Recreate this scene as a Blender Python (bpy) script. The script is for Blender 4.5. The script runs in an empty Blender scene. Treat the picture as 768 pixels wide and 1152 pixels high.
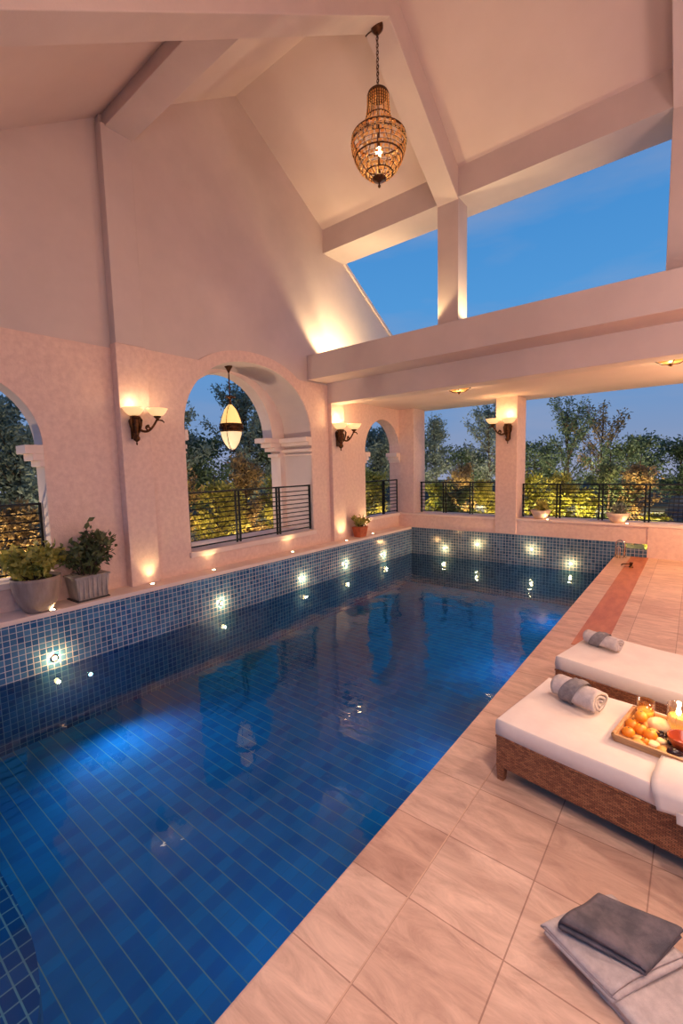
import bpy, bmesh, math, random
import numpy as np
from mathutils import Vector, Matrix

scene = bpy.context.scene
COL = scene.collection
R = math.radians
PI = math.pi
rnd = random.Random(7)


def lin(r, g, b):
    f = lambda c: (c / 255 / 12.92) if c / 255 <= 0.04045 else ((c / 255 + 0.055) / 1.055) ** 2.4
    return (f(r), f(g), f(b), 1.0)


# ------------------------------------------------------------------ materials
def new_mat(name):
    m = bpy.data.materials.new(name)
    m.use_nodes = True
    nt = m.node_tree
    nt.nodes.clear()
    out = nt.nodes.new('ShaderNodeOutputMaterial')
    return m, nt, out


def N(nt, typ, **kw):
    n = nt.nodes.new(typ)
    for k, v in kw.items():
        if k in n.inputs:
            n.inputs[k].default_value = v
        else:
            setattr(n, k, v)
    return n


def L(nt, a, b):
    nt.links.new(a, b)


def bsdf(nt, out, **kw):
    p = nt.nodes.new('ShaderNodeBsdfPrincipled')
    for k, v in kw.items():
        p.inputs[k].default_value = v
    nt.links.new(p.outputs[0], out.inputs[0])
    return p


def noise_mat(name, c1, c2, scale=4.0, detail=6, rough=0.7, bump=0.0, bscale=40.0, metallic=0.0, bdist=0.01, stretch=None, **kw):
    """two-tone procedural surface with optional fine bump"""
    m, nt, out = new_mat(name)
    p = bsdf(nt, out, Roughness=rough, Metallic=metallic, **kw)
    tc = N(nt, 'ShaderNodeTexCoord')
    src = tc.outputs['Object']
    if stretch:
        mp = N(nt, 'ShaderNodeMapping')
        mp.inputs['Scale'].default_value = stretch
        L(nt, src, mp.inputs['Vector'])
        src = mp.outputs[0]
    n = N(nt, 'ShaderNodeTexNoise', Scale=scale, Detail=detail, Roughness=0.6)
    L(nt, src, n.inputs['Vector'])
    cr = N(nt, 'ShaderNodeValToRGB')
    cr.color_ramp.elements[0].position = 0.35
    cr.color_ramp.elements[1].position = 0.68
    cr.color_ramp.elements[0].color = c1
    cr.color_ramp.elements[1].color = c2
    L(nt, n.outputs['Fac'], cr.inputs['Fac'])
    L(nt, cr.outputs[0], p.inputs['Base Color'])
    if bump > 0:
        n2 = N(nt, 'ShaderNodeTexNoise', Scale=bscale, Detail=5, Roughness=0.6)
        L(nt, src, n2.inputs['Vector'])
        b = N(nt, 'ShaderNodeBump', Strength=bump, Distance=bdist)
        L(nt, n2.outputs['Fac'], b.inputs['Height'])
        L(nt, b.outputs[0], p.inputs['Normal'])
    return m


def axes_vec(nt, a, b):
    """object coordinates with axes a, b put on x, y of a 2-D pattern"""
    tc = N(nt, 'ShaderNodeTexCoord')
    s = N(nt, 'ShaderNodeSeparateXYZ')
    L(nt, tc.outputs['Object'], s.inputs[0])
    c = N(nt, 'ShaderNodeCombineXYZ')
    L(nt, s.outputs[a], c.inputs[0])
    L(nt, s.outputs[b], c.inputs[1])
    return c.outputs[0], tc


def tile_mat(name, a, b, c1, c2, mortar, w=0.065, h=0.065, ms=0.004, rough=0.15, var=0.5, rows=None):
    m, nt, out = new_mat(name)
    p = bsdf(nt, out, Roughness=rough)
    v, tc = axes_vec(nt, a, b)
    br = N(nt, 'ShaderNodeTexBrick')
    br.offset = 0.0
    br.squash = 1.0
    br.inputs['Scale'].default_value = 1.0
    br.inputs['Brick Width'].default_value = w
    br.inputs['Row Height'].default_value = h
    br.inputs['Mortar Size'].default_value = ms
    br.inputs['Mortar Smooth'].default_value = 0.2
    br.inputs['Color1'].default_value = c1
    br.inputs['Color2'].default_value = c2
    br.inputs['Mortar'].default_value = mortar
    L(nt, v, br.inputs['Vector'])
    n = N(nt, 'ShaderNodeTexNoise', Scale=2.2, Detail=3)
    L(nt, v, n.inputs['Vector'])
    mx = N(nt, 'ShaderNodeMix', data_type='RGBA', blend_type='MULTIPLY')
    mx.inputs['Factor'].default_value = var
    L(nt, br.outputs['Color'], mx.inputs[6])
    L(nt, n.outputs['Fac'], mx.inputs[7])
    if rows:                      # wider grout between the rows of the floor mosaic
        b2 = N(nt, 'ShaderNodeTexBrick')
        b2.offset = 0.0
        b2.inputs['Scale'].default_value = 1.0
        b2.inputs['Brick Width'].default_value = 500.0
        b2.inputs['Row Height'].default_value = h
        b2.inputs['Mortar Size'].default_value = ms
        b2.inputs['Mortar Smooth'].default_value = 0.2
        L(nt, v, b2.inputs['Vector'])
        m3 = N(nt, 'ShaderNodeMix', data_type='RGBA')
        L(nt, b2.outputs['Fac'], m3.inputs['Factor'])
        L(nt, mx.outputs[2], m3.inputs[6])
        m3.inputs[7].default_value = rows
        L(nt, m3.outputs[2], p.inputs['Base Color'])
    else:
        L(nt, mx.outputs[2], p.inputs['Base Color'])
    bp = N(nt, 'ShaderNodeBump', Strength=0.4, Distance=0.004)
    bp.invert = True
    L(nt, br.outputs['Fac'], bp.inputs['Height'])
    L(nt, bp.outputs[0], p.inputs['Normal'])
    return m


def emit_mat(name, col, strength):
    m, nt, out = new_mat(name)
    e = N(nt, 'ShaderNodeEmission')
    e.inputs['Color'].default_value = col
    e.inputs['Strength'].default_value = strength
    L(nt, e.outputs[0], out.inputs[0])
    return m


def shade_mat(name, col, strength, base):
    """lit glass lamp shade"""
    m, nt, out = new_mat(name)
    p = bsdf(nt, out, Roughness=0.35)
    p.inputs['Base Color'].default_value = base
    p.inputs['Emission Color'].default_value = col
    p.inputs['Emission Strength'].default_value = strength
    tc = N(nt, 'ShaderNodeTexCoord')
    n = N(nt, 'ShaderNodeTexNoise', Scale=14.0, Detail=3)
    L(nt, tc.outputs['Object'], n.inputs['Vector'])
    cr = N(nt, 'ShaderNodeValToRGB')
    cr.color_ramp.elements[0].color = tuple(c * 0.75 for c in col[:3]) + (1,)
    cr.color_ramp.elements[1].color = col
    L(nt, n.outputs['Fac'], cr.inputs['Fac'])
    L(nt, cr.outputs[0], p.inputs['Emission Color'])
    return m


def leaf_mat(name, c1, c2, trans=0.35):
    m, nt, out = new_mat(name)
    tc = N(nt, 'ShaderNodeTexCoord')
    n = N(nt, 'ShaderNodeTexNoise', Scale=9.0, Detail=3)
    L(nt, tc.outputs['Object'], n.inputs['Vector'])
    cr = N(nt, 'ShaderNodeValToRGB')
    cr.color_ramp.elements[0].position = 0.35
    cr.color_ramp.elements[1].position = 0.65
    cr.color_ramp.elements[0].color = c1
    cr.color_ramp.elements[1].color = c2
    L(nt, n.outputs['Fac'], cr.inputs['Fac'])
    p = nt.nodes.new('ShaderNodeBsdfPrincipled')
    p.inputs['Roughness'].default_value = 0.5
    L(nt, cr.outputs[0], p.inputs['Base Color'])
    t = nt.nodes.new('ShaderNodeBsdfTranslucent')
    L(nt, cr.outputs[0], t.inputs['Color'])
    mx = nt.nodes.new('ShaderNodeMixShader')
    mx.inputs[0].default_value = trans
    L(nt, p.outputs[0], mx.inputs[1])
    L(nt, t.outputs[0], mx.inputs[2])
    L(nt, mx.outputs[0], out.inputs[0])
    return m


def glass_mat(name, col, rough=0.02):
    """thin clear glass: mostly see-through with a Fresnel sheen"""
    m, nt, out = new_mat(name)
    tr = N(nt, 'ShaderNodeBsdfTransparent')
    tr.inputs['Color'].default_value = col
    gl = N(nt, 'ShaderNodeBsdfGlossy', Roughness=rough)
    lw = N(nt, 'ShaderNodeLayerWeight', Blend=0.35)
    ad = N(nt, 'ShaderNodeMath', operation='MULTIPLY_ADD')
    ad.inputs[1].default_value = 0.55
    ad.inputs[2].default_value = 0.08
    L(nt, lw.outputs['Facing'], ad.inputs[0])
    mx = N(nt, 'ShaderNodeMixShader')
    L(nt, ad.outputs[0], mx.inputs[0])
    L(nt, tr.outputs[0], mx.inputs[1])
    L(nt, gl.outputs[0], mx.inputs[2])
    L(nt, mx.outputs[0], out.inputs[0])
    return m


def water_mat():
    m, nt, out = new_mat('pool_water')
    tc = N(nt, 'ShaderNodeTexCoord')
    mp = N(nt, 'ShaderNodeMapping')
    mp.inputs['Scale'].default_value = (1.0, 1.35, 1.0)
    mp.inputs['Rotation'].default_value = (0, 0, R(20))
    L(nt, tc.outputs['Object'], mp.inputs['Vector'])
    n = N(nt, 'ShaderNodeTexNoise', Scale=2.6, Detail=3.0, Roughness=0.45, Distortion=0.4)
    L(nt, mp.outputs[0], n.inputs['Vector'])
    n3 = N(nt, 'ShaderNodeTexNoise', Scale=0.35, Detail=1.0)
    L(nt, tc.outputs['Object'], n3.inputs['Vector'])
    # ripples are stronger towards the far end, where the jets stir the water
    sp = N(nt, 'ShaderNodeSeparateXYZ')
    L(nt, tc.outputs['Object'], sp.inputs[0])
    mr = N(nt, 'ShaderNodeMapRange')
    mr.inputs['From Min'].default_value = 1.0
    mr.inputs['From Max'].default_value = 9.0
    mr.inputs['To Min'].default_value = 0.12
    mr.inputs['To Max'].default_value = 1.5
    L(nt, sp.outputs[1], mr.inputs['Value'])
    h = N(nt, 'ShaderNodeMath', operation='MULTIPLY')
    L(nt, n.outputs['Fac'], h.inputs[0])
    L(nt, mr.outputs[0], h.inputs[1])
    b = N(nt, 'ShaderNodeBump', Strength=WATER_BUMP, Distance=0.05)
    L(nt, h.outputs[0], b.inputs['Height'])
    fr = N(nt, 'ShaderNodeFresnel', IOR=1.32)
    L(nt, b.outputs[0], fr.inputs['Normal'])
    gl = N(nt, 'ShaderNodeBsdfGlossy', Roughness=0.0)
    gl.inputs['Color'].default_value = (0.84, 0.95, 1.0, 1)
    L(nt, b.outputs[0], gl.inputs['Normal'])
    tr = N(nt, 'ShaderNodeBsdfTransparent')
    tr.inputs['Color'].default_value = (0.46, 0.84, 1.0, 1)
    mx = N(nt, 'ShaderNodeMixShader')
    L(nt, fr.outputs[0], mx.inputs[0])
    L(nt, tr.outputs[0], mx.inputs[1])
    L(nt, gl.outputs[0], mx.inputs[2])
    L(nt, mx.outputs[0], out.inputs[0])
    return m


def deck_mat():
    """pink-beige stone slabs with fine pale joints and drifting veins"""
    m, nt, out = new_mat('deck_stone')
    p = bsdf(nt, out, Roughness=0.42)
    tc = N(nt, 'ShaderNodeTexCoord')
    mp = N(nt, 'ShaderNodeMapping')
    mp.inputs['Location'].default_value = (0.475, -1.085, 0)
    L(nt, tc.outputs['Object'], mp.inputs['Vector'])
    br = N(nt, 'ShaderNodeTexBrick')
    br.offset = 0.0
    br.inputs['Scale'].default_value = 1.0
    br.inputs['Brick Width'].default_value = 0.395
    br.inputs['Row Height'].default_value = 0.395
    br.inputs['Mortar Size'].default_value = 0.0028
    br.inputs['Mortar Smooth'].default_value = 0.1
    br.inputs['Color1'].default_value = lin(234, 202, 180)
    br.inputs['Color2'].default_value = lin(216, 178, 156)
    br.inputs['Mortar'].default_value = lin(178, 142, 124)
    L(nt, mp.outputs[0], br.inputs['Vector'])
    mp2 = N(nt, 'ShaderNodeMapping')
    mp2.inputs['Rotation'].default_value = (0, 0, R(38))
    mp2.inputs['Scale'].default_value = (1.0, 3.2, 1.0)
    L(nt, tc.outputs['Object'], mp2.inputs['Vector'])
    n = N(nt, 'ShaderNodeTexNoise', Scale=3.2, Detail=9, Roughness=0.68, Distortion=0.9)
    L(nt, mp2.outputs[0], n.inputs['Vector'])
    cr = N(nt, 'ShaderNodeValToRGB')
    cr.color_ramp.elements[0].position = 0.3
    cr.color_ramp.elements[1].position = 0.7
    cr.color_ramp.elements[0].color = (0.46, 0.38, 0.36, 1)
    cr.color_ramp.elements[1].color = (1.0, 0.98, 0.95, 1)
    L(nt, n.outputs['Fac'], cr.inputs['Fac'])
    mx = N(nt, 'ShaderNodeMix', data_type='RGBA', blend_type='MULTIPLY')
    mx.inputs['Factor'].default_value = 0.8
    L(nt, br.outputs['Color'], mx.inputs[6])
    L(nt, cr.outputs[0], mx.inputs[7])
    L(nt, mx.outputs[2], p.inputs['Base Color'])
    b = N(nt, 'ShaderNodeBump', Strength=0.35, Distance=0.006)
    L(nt, n.outputs['Fac'], b.inputs['Height'])
    L(nt, b.outputs[0], p.inputs['Normal'])
    return m


def wicker_mat():
    m, nt, out = new_mat('brown_wicker')
    p = bsdf(nt, out, Roughness=0.5)
    tc = N(nt, 'ShaderNodeTexCoord')
    s = N(nt, 'ShaderNodeSeparateXYZ')
    L(nt, tc.outputs['Object'], s.inputs[0])
    ad = N(nt, 'ShaderNodeMath', operation='ADD')
    L(nt, s.outputs[0], ad.inputs[0])
    L(nt, s.outputs[1], ad.inputs[1])
    c = N(nt, 'ShaderNodeCombineXYZ')
    L(nt, ad.outputs[0], c.inputs[0])
    L(nt, s.outputs[2], c.inputs[1])
    br = N(nt, 'ShaderNodeTexBrick')
    br.offset = 0.5
    br.inputs['Scale'].default_value = 1.0
    br.inputs['Brick Width'].default_value = 0.022
    br.inputs['Row Height'].default_value = 0.0085
    br.inputs['Mortar Size'].default_value = 0.0012
    br.inputs['Mortar Smooth'].default_value = 0.6
    br.inputs['Color1'].default_value = lin(176, 116, 78)
    br.inputs['Color2'].default_value = lin(126, 72, 48)
    br.inputs['Mortar'].default_value = lin(48, 24, 16)
    L(nt, c.outputs[0], br.inputs['Vector'])
    L(nt, br.outputs['Color'], p.inputs['Base Color'])
    b = N(nt, 'ShaderNodeBump', Strength=0.8, Distance=0.004)
    b.invert = True
    L(nt, br.outputs['Fac'], b.inputs['Height'])
    L(nt, b.outputs[0], p.inputs['Normal'])
    return m


WATER_BUMP = 0.22
M = {}
M['plaster'] = noise_mat('upper_plaster', lin(206, 190, 185), lin(216, 199, 193), 1.2, 4, 0.85, 0.12, 60)
M['roofplaster'] = noise_mat('ceiling_plaster', lin(212, 191, 185), lin(220, 199, 193), 0.8, 4, 0.85, 0.08, 60)
M['stone'] = noise_mat('stone_cladding', lin(222, 190, 178), lin(236, 206, 192), 16.0, 9, 0.75, 0.35, 55, bdist=0.012)
M['trim'] = noise_mat('moulding_stone', lin(232, 208, 196), lin(240, 220, 208), 3.0, 5, 0.7, 0.15, 60)
M['deck'] = deck_mat()
M['brownstrip'] = noise_mat('brown_stone', lin(172, 100, 64), lin(198, 124, 82), 4.0, 8, 0.4, 0.3, 25, stretch=(3, 0.8, 1))
M['water'] = water_mat()
TB1, TB2 = lin(38, 92, 148), lin(86, 142, 188)
M['tile_yz'] = tile_mat('blue_mosaic_side', 1, 2, TB1, TB2, lin(206, 214, 222))
M['tile_xz'] = tile_mat('blue_mosaic_end', 0, 2, lin(48, 88, 122), lin(92, 126, 156), lin(196, 204, 210))
M['tile_floor'] = tile_mat('blue_mosaic_floor', 0, 1, lin(4, 108, 186), lin(10, 136, 208), lin(26, 122, 188), w=0.09, h=0.118, ms=0.0036, rough=.8, var=0.5, rows=lin(160, 156, 150))
M['tile_step'] = tile_mat('blue_mosaic_step', 0, 1, lin(20, 80, 150), lin(40, 104, 176), lin(168, 180, 195), w=0.09, h=0.065, ms=0.0045, var=0.5)
M['iron'] = noise_mat('black_iron', lin(22, 26, 26), lin(34, 38, 38), 20, 3, 0.4, 0.1, 90, metallic=0.6)
M['bronze'] = noise_mat('dark_bronze', lin(58, 34, 20), lin(110, 70, 38), 25, 4, 0.38, 0.3, 60, metallic=0.75)
M['chrome'] = noise_mat('chrome', lin(190, 180, 172), lin(215, 208, 200), 10, 2, 0.12, metallic=1.0)
M['shade'] = shade_mat('lit_amber_glass', lin(255, 206, 140), .85, lin(250, 225, 180))
M['shade2'] = shade_mat('lit_cream_glass', lin(255, 200, 104), 1.1, lin(250, 230, 190))
M['shade3'] = shade_mat('lit_ivory_glass', lin(246, 222, 170), .72, lin(250, 230, 190))
M['amberdim'] = shade_mat('amber_glass', lin(210, 140, 70), 0.25, lin(190, 140, 80))
M['lamp'] = emit_mat('warm_lamp', (1.0, 0.72, 0.38, 1), 30.0)
M['uwlamp'] = emit_mat('underwater_lens', (.7, .9, 1.0, 1), 6.0)
M['poollens'] = emit_mat('pool_light_lens', (1.0, .66, .30, 1), 14.0)
M['bulb'] = emit_mat('bulb_glow', (1.0, 0.70, 0.32, 1), 40.0)
M['flame'] = emit_mat('candle_flame', (1.0, 0.66, 0.25, 1), 60.0)
M['crystal'] = leaf_mat('amber_crystal', lin(250, 196, 120), lin(255, 226, 170), .6)
M['wicker'] = wicker_mat()
M['mattress'] = noise_mat('white_canvas', lin(222, 204, 194), lin(230, 214, 203), 6, 4, 0.9, 0.25, 260, bdist=0.002)
M['towel_light'] = noise_mat('light_grey_terry', lin(190, 174, 170), lin(214, 198, 192), 30, 6, 0.95, 0.9, 420, bdist=0.004)
M['towel_mid'] = noise_mat('grey_terry', lin(120, 112, 114), lin(150, 140, 140), 30, 6, 0.95, 0.9, 420, bdist=0.004)
M['towel_dark'] = noise_mat('charcoal_terry', lin(84, 80, 86), lin(124, 112, 116), 14, 6, 0.95, 0.9, 420, bdist=0.004)
M['tray'] = noise_mat('pale_wood', lin(176, 128, 84), lin(206, 160, 112), 8, 6, 0.5, 0.2, 40, stretch=(1, 8, 8))
M['orange'] = noise_mat('orange_peel', lin(236, 132, 28), lin(250, 168, 50), 12, 3, 0.4, 0.4, 160, bdist=0.002)
M['bun'] = noise_mat('golden_crust', lin(214, 138, 54), lin(246, 202, 120), 14, 4, 0.55, 0.3, 60)
M['bread'] = noise_mat('pale_dough', lin(240, 208, 150), lin(250, 228, 182), 14, 4, 0.7, 0.3, 60)
M['grape'] = noise_mat('dark_grape', lin(30, 18, 24), lin(58, 30, 34), 20, 3, 0.25)
M['terracotta'] = noise_mat('terracotta', lin(176, 84, 48), lin(206, 112, 70), 10, 4, 0.6, 0.2, 60)
M['redbowl'] = noise_mat('glazed_brown_bowl', lin(150, 56, 26), lin(186, 82, 40), 8, 3, 0.25)
M['wax'] = noise_mat('candle_wax', lin(255, 170, 70), lin(255, 196, 100), 8, 2, 0.5)
M['wax'].node_tree.nodes['Principled BSDF'].inputs['Emission Color'].default_value = (1.0, 0.45, 0.1, 1)
M['wax'].node_tree.nodes['Principled BSDF'].inputs['Emission Strength'].default_value = 0.8
M['glass'] = glass_mat('clear_glass', (0.97, 0.93, 0.86, 1))
M['amberglass'] = glass_mat('amber_tumbler', (1.0, 0.82, 0.45, 1))
M['greypot'] = noise_mat('grey_stoneware', lin(140, 118, 106), lin(168, 146, 132), 14, 5, 0.6, 0.2, 70, stretch=(1, 1, 0.2))
M['boxpot'] = noise_mat('weathered_stone', lin(150, 138, 132), lin(190, 176, 166), 16, 6, 0.8, 0.4, 50, stretch=(1, 1, 0.3))
M['whitepot'] = noise_mat('cream_ceramic', lin(222, 196, 170), lin(236, 214, 190), 8, 3, 0.5)
M['soil'] = noise_mat('soil', lin(40, 28, 20), lin(64, 46, 34), 20, 5, 0.95, 0.5, 60)
M['bark'] = noise_mat('bark', lin(60, 48, 40), lin(92, 76, 62), 12, 6, 0.9, 0.6, 30, stretch=(1, 1, 0.25))
M['leaf_dark'] = leaf_mat('dark_leaf', lin(62, 80, 60), lin(112, 128, 92))
M['leaf_grey'] = leaf_mat('grey_green_leaf', lin(104, 118, 108), lin(158, 164, 144))
M['leaf_brown'] = leaf_mat('bronze_leaf', lin(124, 104, 72), lin(178, 152, 104))
M['leaf_lime'] = leaf_mat('lime_leaf', lin(110, 120, 44), lin(180, 178, 84), 0.4)
M['leaf_pot'] = leaf_mat('olive_leaf', lin(136, 138, 60), lin(204, 194, 104))
M['leaf_potdark'] = leaf_mat('deep_green_leaf', lin(62, 76, 50), lin(116, 124, 80))
M['ground'] = noise_mat('garden_soil', lin(40, 44, 34), lin(66, 66, 48), 2.0, 8, 0.95, 0.6, 12, bdist=0.05)
M['slate'] = tile_mat('slate_tiles', 0, 1, lin(62, 74, 86), lin(96, 108, 120), lin(30, 34, 40), w=0.09, h=0.11, ms=0.012, rough=0.6)
M['outwall'] = noise_mat('outer_render', lin(60, 58, 56), lin(84, 80, 76), 3, 5, 0.85, 0.2, 30)


# ------------------------------------------------------------------ mesh builder
class MB:
    def __init__(self):
        self.v = []
        self.f = []
        self.s = []

    def add(self, vs, fs, smooth=False):
        o = len(self.v)
        self.v += [tuple(p) for p in vs]
        self.f += [tuple(i + o for i in f) for f in fs]
        self.s += [smooth] * len(fs)
        return self

    def box(self, x0, y0, z0, x1, y1, z1):
        x0, x1 = min(x0, x1), max(x0, x1)
        y0, y1 = min(y0, y1), max(y0, y1)
        z0, z1 = min(z0, z1), max(z0, z1)
        vs = [(x, y, z) for z in (z0, z1) for y in (y0, y1) for x in (x0, x1)]
        return self.add(vs, [(0, 2, 3, 1), (4, 5, 7, 6), (0, 1, 5, 4), (2, 6, 7, 3), (0, 4, 6, 2), (1, 3, 7, 5)])

    def hexa(self, p):
        """eight corners: bottom loop 0-3, top loop 4-7"""
        return self.add(p, [(3, 2, 1, 0), (4, 5, 6, 7), (0, 1, 5, 4), (1, 2, 6, 5), (2, 3, 7, 6), (3, 0, 4, 7)])

    def prism(self, poly, axis, a, b):
        """polygon in the two other axes, extruded along axis from a to b"""
        def pt(u, w, t):
            return {0: (t, u, w), 1: (u, t, w), 2: (u, w, t)}[axis]
        n = len(poly)
        vs = [pt(u, w, a) for u, w in poly] + [pt(u, w, b) for u, w in poly]
        fs = [tuple(range(n))[::-1], tuple(range(n, 2 * n))]
        fs += [(i, (i + 1) % n, n + (i + 1) % n, n + i) for i in range(n)]
        return self.add(vs, fs)

    def tube(self, path, r, seg=8, cap=True, smooth=True):
        pts = [Vector(p) for p in path]
        rs = r if isinstance(r, (list, tuple)) else [r] * len(pts)
        t0 = (pts[1] - pts[0]).normalized()
        up = Vector((0, 0, 1)) if abs(t0.z) < 0.9 else Vector((1, 0, 0))
        nrm = t0.cross(up).normalized()
        rings = []
        for i, p in enumerate(pts):
            if i == 0:
                t = t0
            elif i == len(pts) - 1:
                t = (pts[i] - pts[i - 1]).normalized()
            else:
                t = ((pts[i + 1] - pts[i]).normalized() + (pts[i] - pts[i - 1]).normalized())
                t = t.normalized() if t.length > 1e-6 else (pts[i + 1] - pts[i]).normalized()
            nrm = (nrm - t * nrm.dot(t))
            nrm = nrm.normalized() if nrm.length > 1e-6 else t.orthogonal().normalized()
            bn = t.cross(nrm)
            rings.append([p + (nrm * math.cos(2 * PI * k / seg) + bn * math.sin(2 * PI * k / seg)) * rs[i] for k in range(seg)])
        vs = [q for rg in rings for q in rg]
        fs = []
        for i in range(len(rings) - 1):
            for k in range(seg):
                a, b = i * seg + k, i * seg + (k + 1) % seg
                fs.append((a, b, b + seg, a + seg))
        if cap:
            fs.append(tuple(range(seg))[::-1])
            fs.append(tuple(range((len(rings) - 1) * seg, len(rings) * seg)))
        return self.add(vs, fs, smooth)

    def lathe(self, prof, c=(0, 0, 0), seg=24, smooth=True, ph=0.0):
        vs, fs, rows = [], [], []
        for r, z in prof:
            if r < 1e-6:
                rows.append([len(vs)])
                vs.append((c[0], c[1], c[2] + z))
            else:
                rows.append(list(range(len(vs), len(vs) + seg)))
                vs += [(c[0] + r * math.cos(2 * PI * k / seg + ph), c[1] + r * math.sin(2 * PI * k / seg + ph), c[2] + z) for k in range(seg)]
        for a, b in zip(rows, rows[1:]):
            for k in range(seg):
                k2 = (k + 1) % seg
                if len(a) == 1 and len(b) == 1:
                    continue
                if len(a) == 1:
                    fs.append((a[0], b[k2], b[k]))
                elif len(b) == 1:
                    fs.append((a[k], a[k2], b[0]))
                else:
                    fs.append((a[k], a[k2], b[k2], b[k]))
        return self.add(vs, fs, smooth)

    def ball(self, c, r, sc=(1, 1, 1), seg=14, rings=8):
        vs, fs = [], []
        vs.append((c[0], c[1], c[2] - r * sc[2]))
        for i in range(1, rings):
            a = -PI / 2 + PI * i / rings
            for k in range(seg):
                t = 2 * PI * k / seg
                vs.append((c[0] + r * sc[0] * math.cos(a) * math.cos(t), c[1] + r * sc[1] * math.cos(a) * math.sin(t), c[2] + r * sc[2] * math.sin(a)))
        vs.append((c[0], c[1], c[2] + r * sc[2]))
        top = len(vs) - 1
        for k in range(seg):
            k2 = (k + 1) % seg
            fs.append((0, 1 + k2, 1 + k))
            for i in range(rings - 2):
                a = 1 + i * seg
                fs.append((a + k, a + k2, a + seg + k2, a + seg + k))
            a = 1 + (rings - 2) * seg
            fs.append((a + k, a + k2, top))
        return self.add(vs, fs, True)

    def build(self, name, mat, parent=None, bevel=0, bseg=2, subsurf=0, recalc=True):
        me = bpy.data.meshes.new(name)
        me.from_pydata(self.v, [], self.f)
        me.polygons.foreach_set('use_smooth', self.s)
        me.materials.append(mat)
        if recalc:
            bm = bmesh.new()
            bm.from_mesh(me)
            bmesh.ops.recalc_face_normals(bm, faces=bm.faces)
            bm.to_mesh(me)
            bm.free()
        me.update()
        o = bpy.data.objects.new(name, me)
        COL.objects.link(o)
        if parent is not None:
            o.parent = parent
        if bevel:
            md = o.modifiers.new('edge', 'BEVEL')
            md.width = bevel
            md.segments = bseg
            md.limit_method = 'ANGLE'
            md.angle_limit = R(40)
        if subsurf:
            md = o.modifiers.new('sub', 'SUBSURF')
            md.levels = md.render_levels = subsurf
        return o


def tag(o, label, cat, group=None, kind=None):
    if label:
        o['label'] = label
    if cat:
        o['category'] = cat
    if group:
        o['group'] = group
    if kind:
        o['kind'] = kind
    return o


def thing(name, label, cat, loc=(0, 0, 0), rotz=0.0, group=None):
    o = bpy.data.objects.new(name, None)
    o.empty_display_size = 0.1
    COL.objects.link(o)
    o.location = loc
    o.rotation_euler = (0, 0, rotz)
    return tag(o, label, cat, group)


def struct(mb, name, mat, label=None, cat=None, bevel=0):
    o = mb.build(name, mat, bevel=bevel)
    o['kind'] = 'structure'
    o['label'] = label or name.replace('_', ' ')
    o['category'] = cat or name.split('_')[0]
    return o


def dup(root, loc, rotz=None, label=None, group=None, scale=None):
    r = root.copy()
    COL.objects.link(r)
    r.location = loc
    if rotz is not None:
        r.rotation_euler = (0, 0, rotz)
    if scale:
        r.scale = scale
    if label:
        r['label'] = label
    if group:
        r['group'] = group
    for ch in list(root.children):
        c = ch.copy()
        COL.objects.link(c)
        c.parent = r
        for g in list(ch.children):
            d = g.copy()
            COL.objects.link(d)
            d.parent = c
    return r


def point(name, loc, watts, col=(1.0, 0.72, 0.42), r=0.04, parent=None):
    l = bpy.data.lights.new(name, 'POINT')
    l.energy = watts
    l.color = col
    l.shadow_soft_size = r
    o = bpy.data.objects.new(name, l)
    COL.objects.link(o)
    o.location = loc
    return o


def spot(name, loc, target, watts, angle=70, blend=0.6, col=(1.0, 0.72, 0.42), r=0.03):
    l = bpy.data.lights.new(name, 'SPOT')
    l.energy = watts
    l.color = col
    l.spot_size = R(angle)
    l.spot_blend = blend
    l.shadow_soft_size = r
    o = bpy.data.objects.new(name, l)
    COL.objects.link(o)
    o.location = loc
    o.rotation_euler = (Vector(target) - Vector(loc)).to_track_quat('-Z', 'Y').to_euler()
    return o


# ------------------------------------------------------------------ camera
CAM_F, YAW, PIT, ROL = 501.0, R(38.54), R(5.645), R(-1.365)
cy, sy, cp, sp = math.cos(YAW), math.sin(YAW), math.cos(PIT), math.sin(PIT)
fw = Vector((-sy * cp, cy * cp, -sp))
rt = Vector((cy, sy, 0))
up = rt.cross(fw)
r2 = rt * math.cos(ROL) + up * math.sin(ROL)
u2 = -rt * math.sin(ROL) + up * math.cos(ROL)
cam_d = bpy.data.cameras.new('camera')
cam_d.sensor_fit = 'VERTICAL'
cam_d.sensor_height = 36.0
cam_d.lens = CAM_F / 1152 * 36.0
cam_d.clip_end = 300
cam = bpy.data.objects.new('camera', cam_d)
COL.objects.link(cam)
cam.matrix_world = Matrix(((r2.x, u2.x, -fw.x, 0), (r2.y, u2.y, -fw.y, 0), (r2.z, u2.z, -fw.z, 1.8), (0, 0, 0, 1)))
scene.camera = cam

# ------------------------------------------------------------------ dimensions (metres)
XP = -5.62           # tiled face of the pool's long wall
XE = -1.165          # deck edge of the pool
YF = 9.90            # tiled face of the pool's far wall
ZW, ZL, ZB = -0.40, 0.27, -1.15   # water, ledge, pool floor
RIDGE_Y, RIDGE_Z = 5.05, 7.70
XR = 4.2             # right end of the hall, outside the frame


def roof_z(y):
    return RIDGE_Z - (0.68 * (RIDGE_Y - y) if y < RIDGE_Y else 0.60 * (y - RIDGE_Y))


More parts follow.
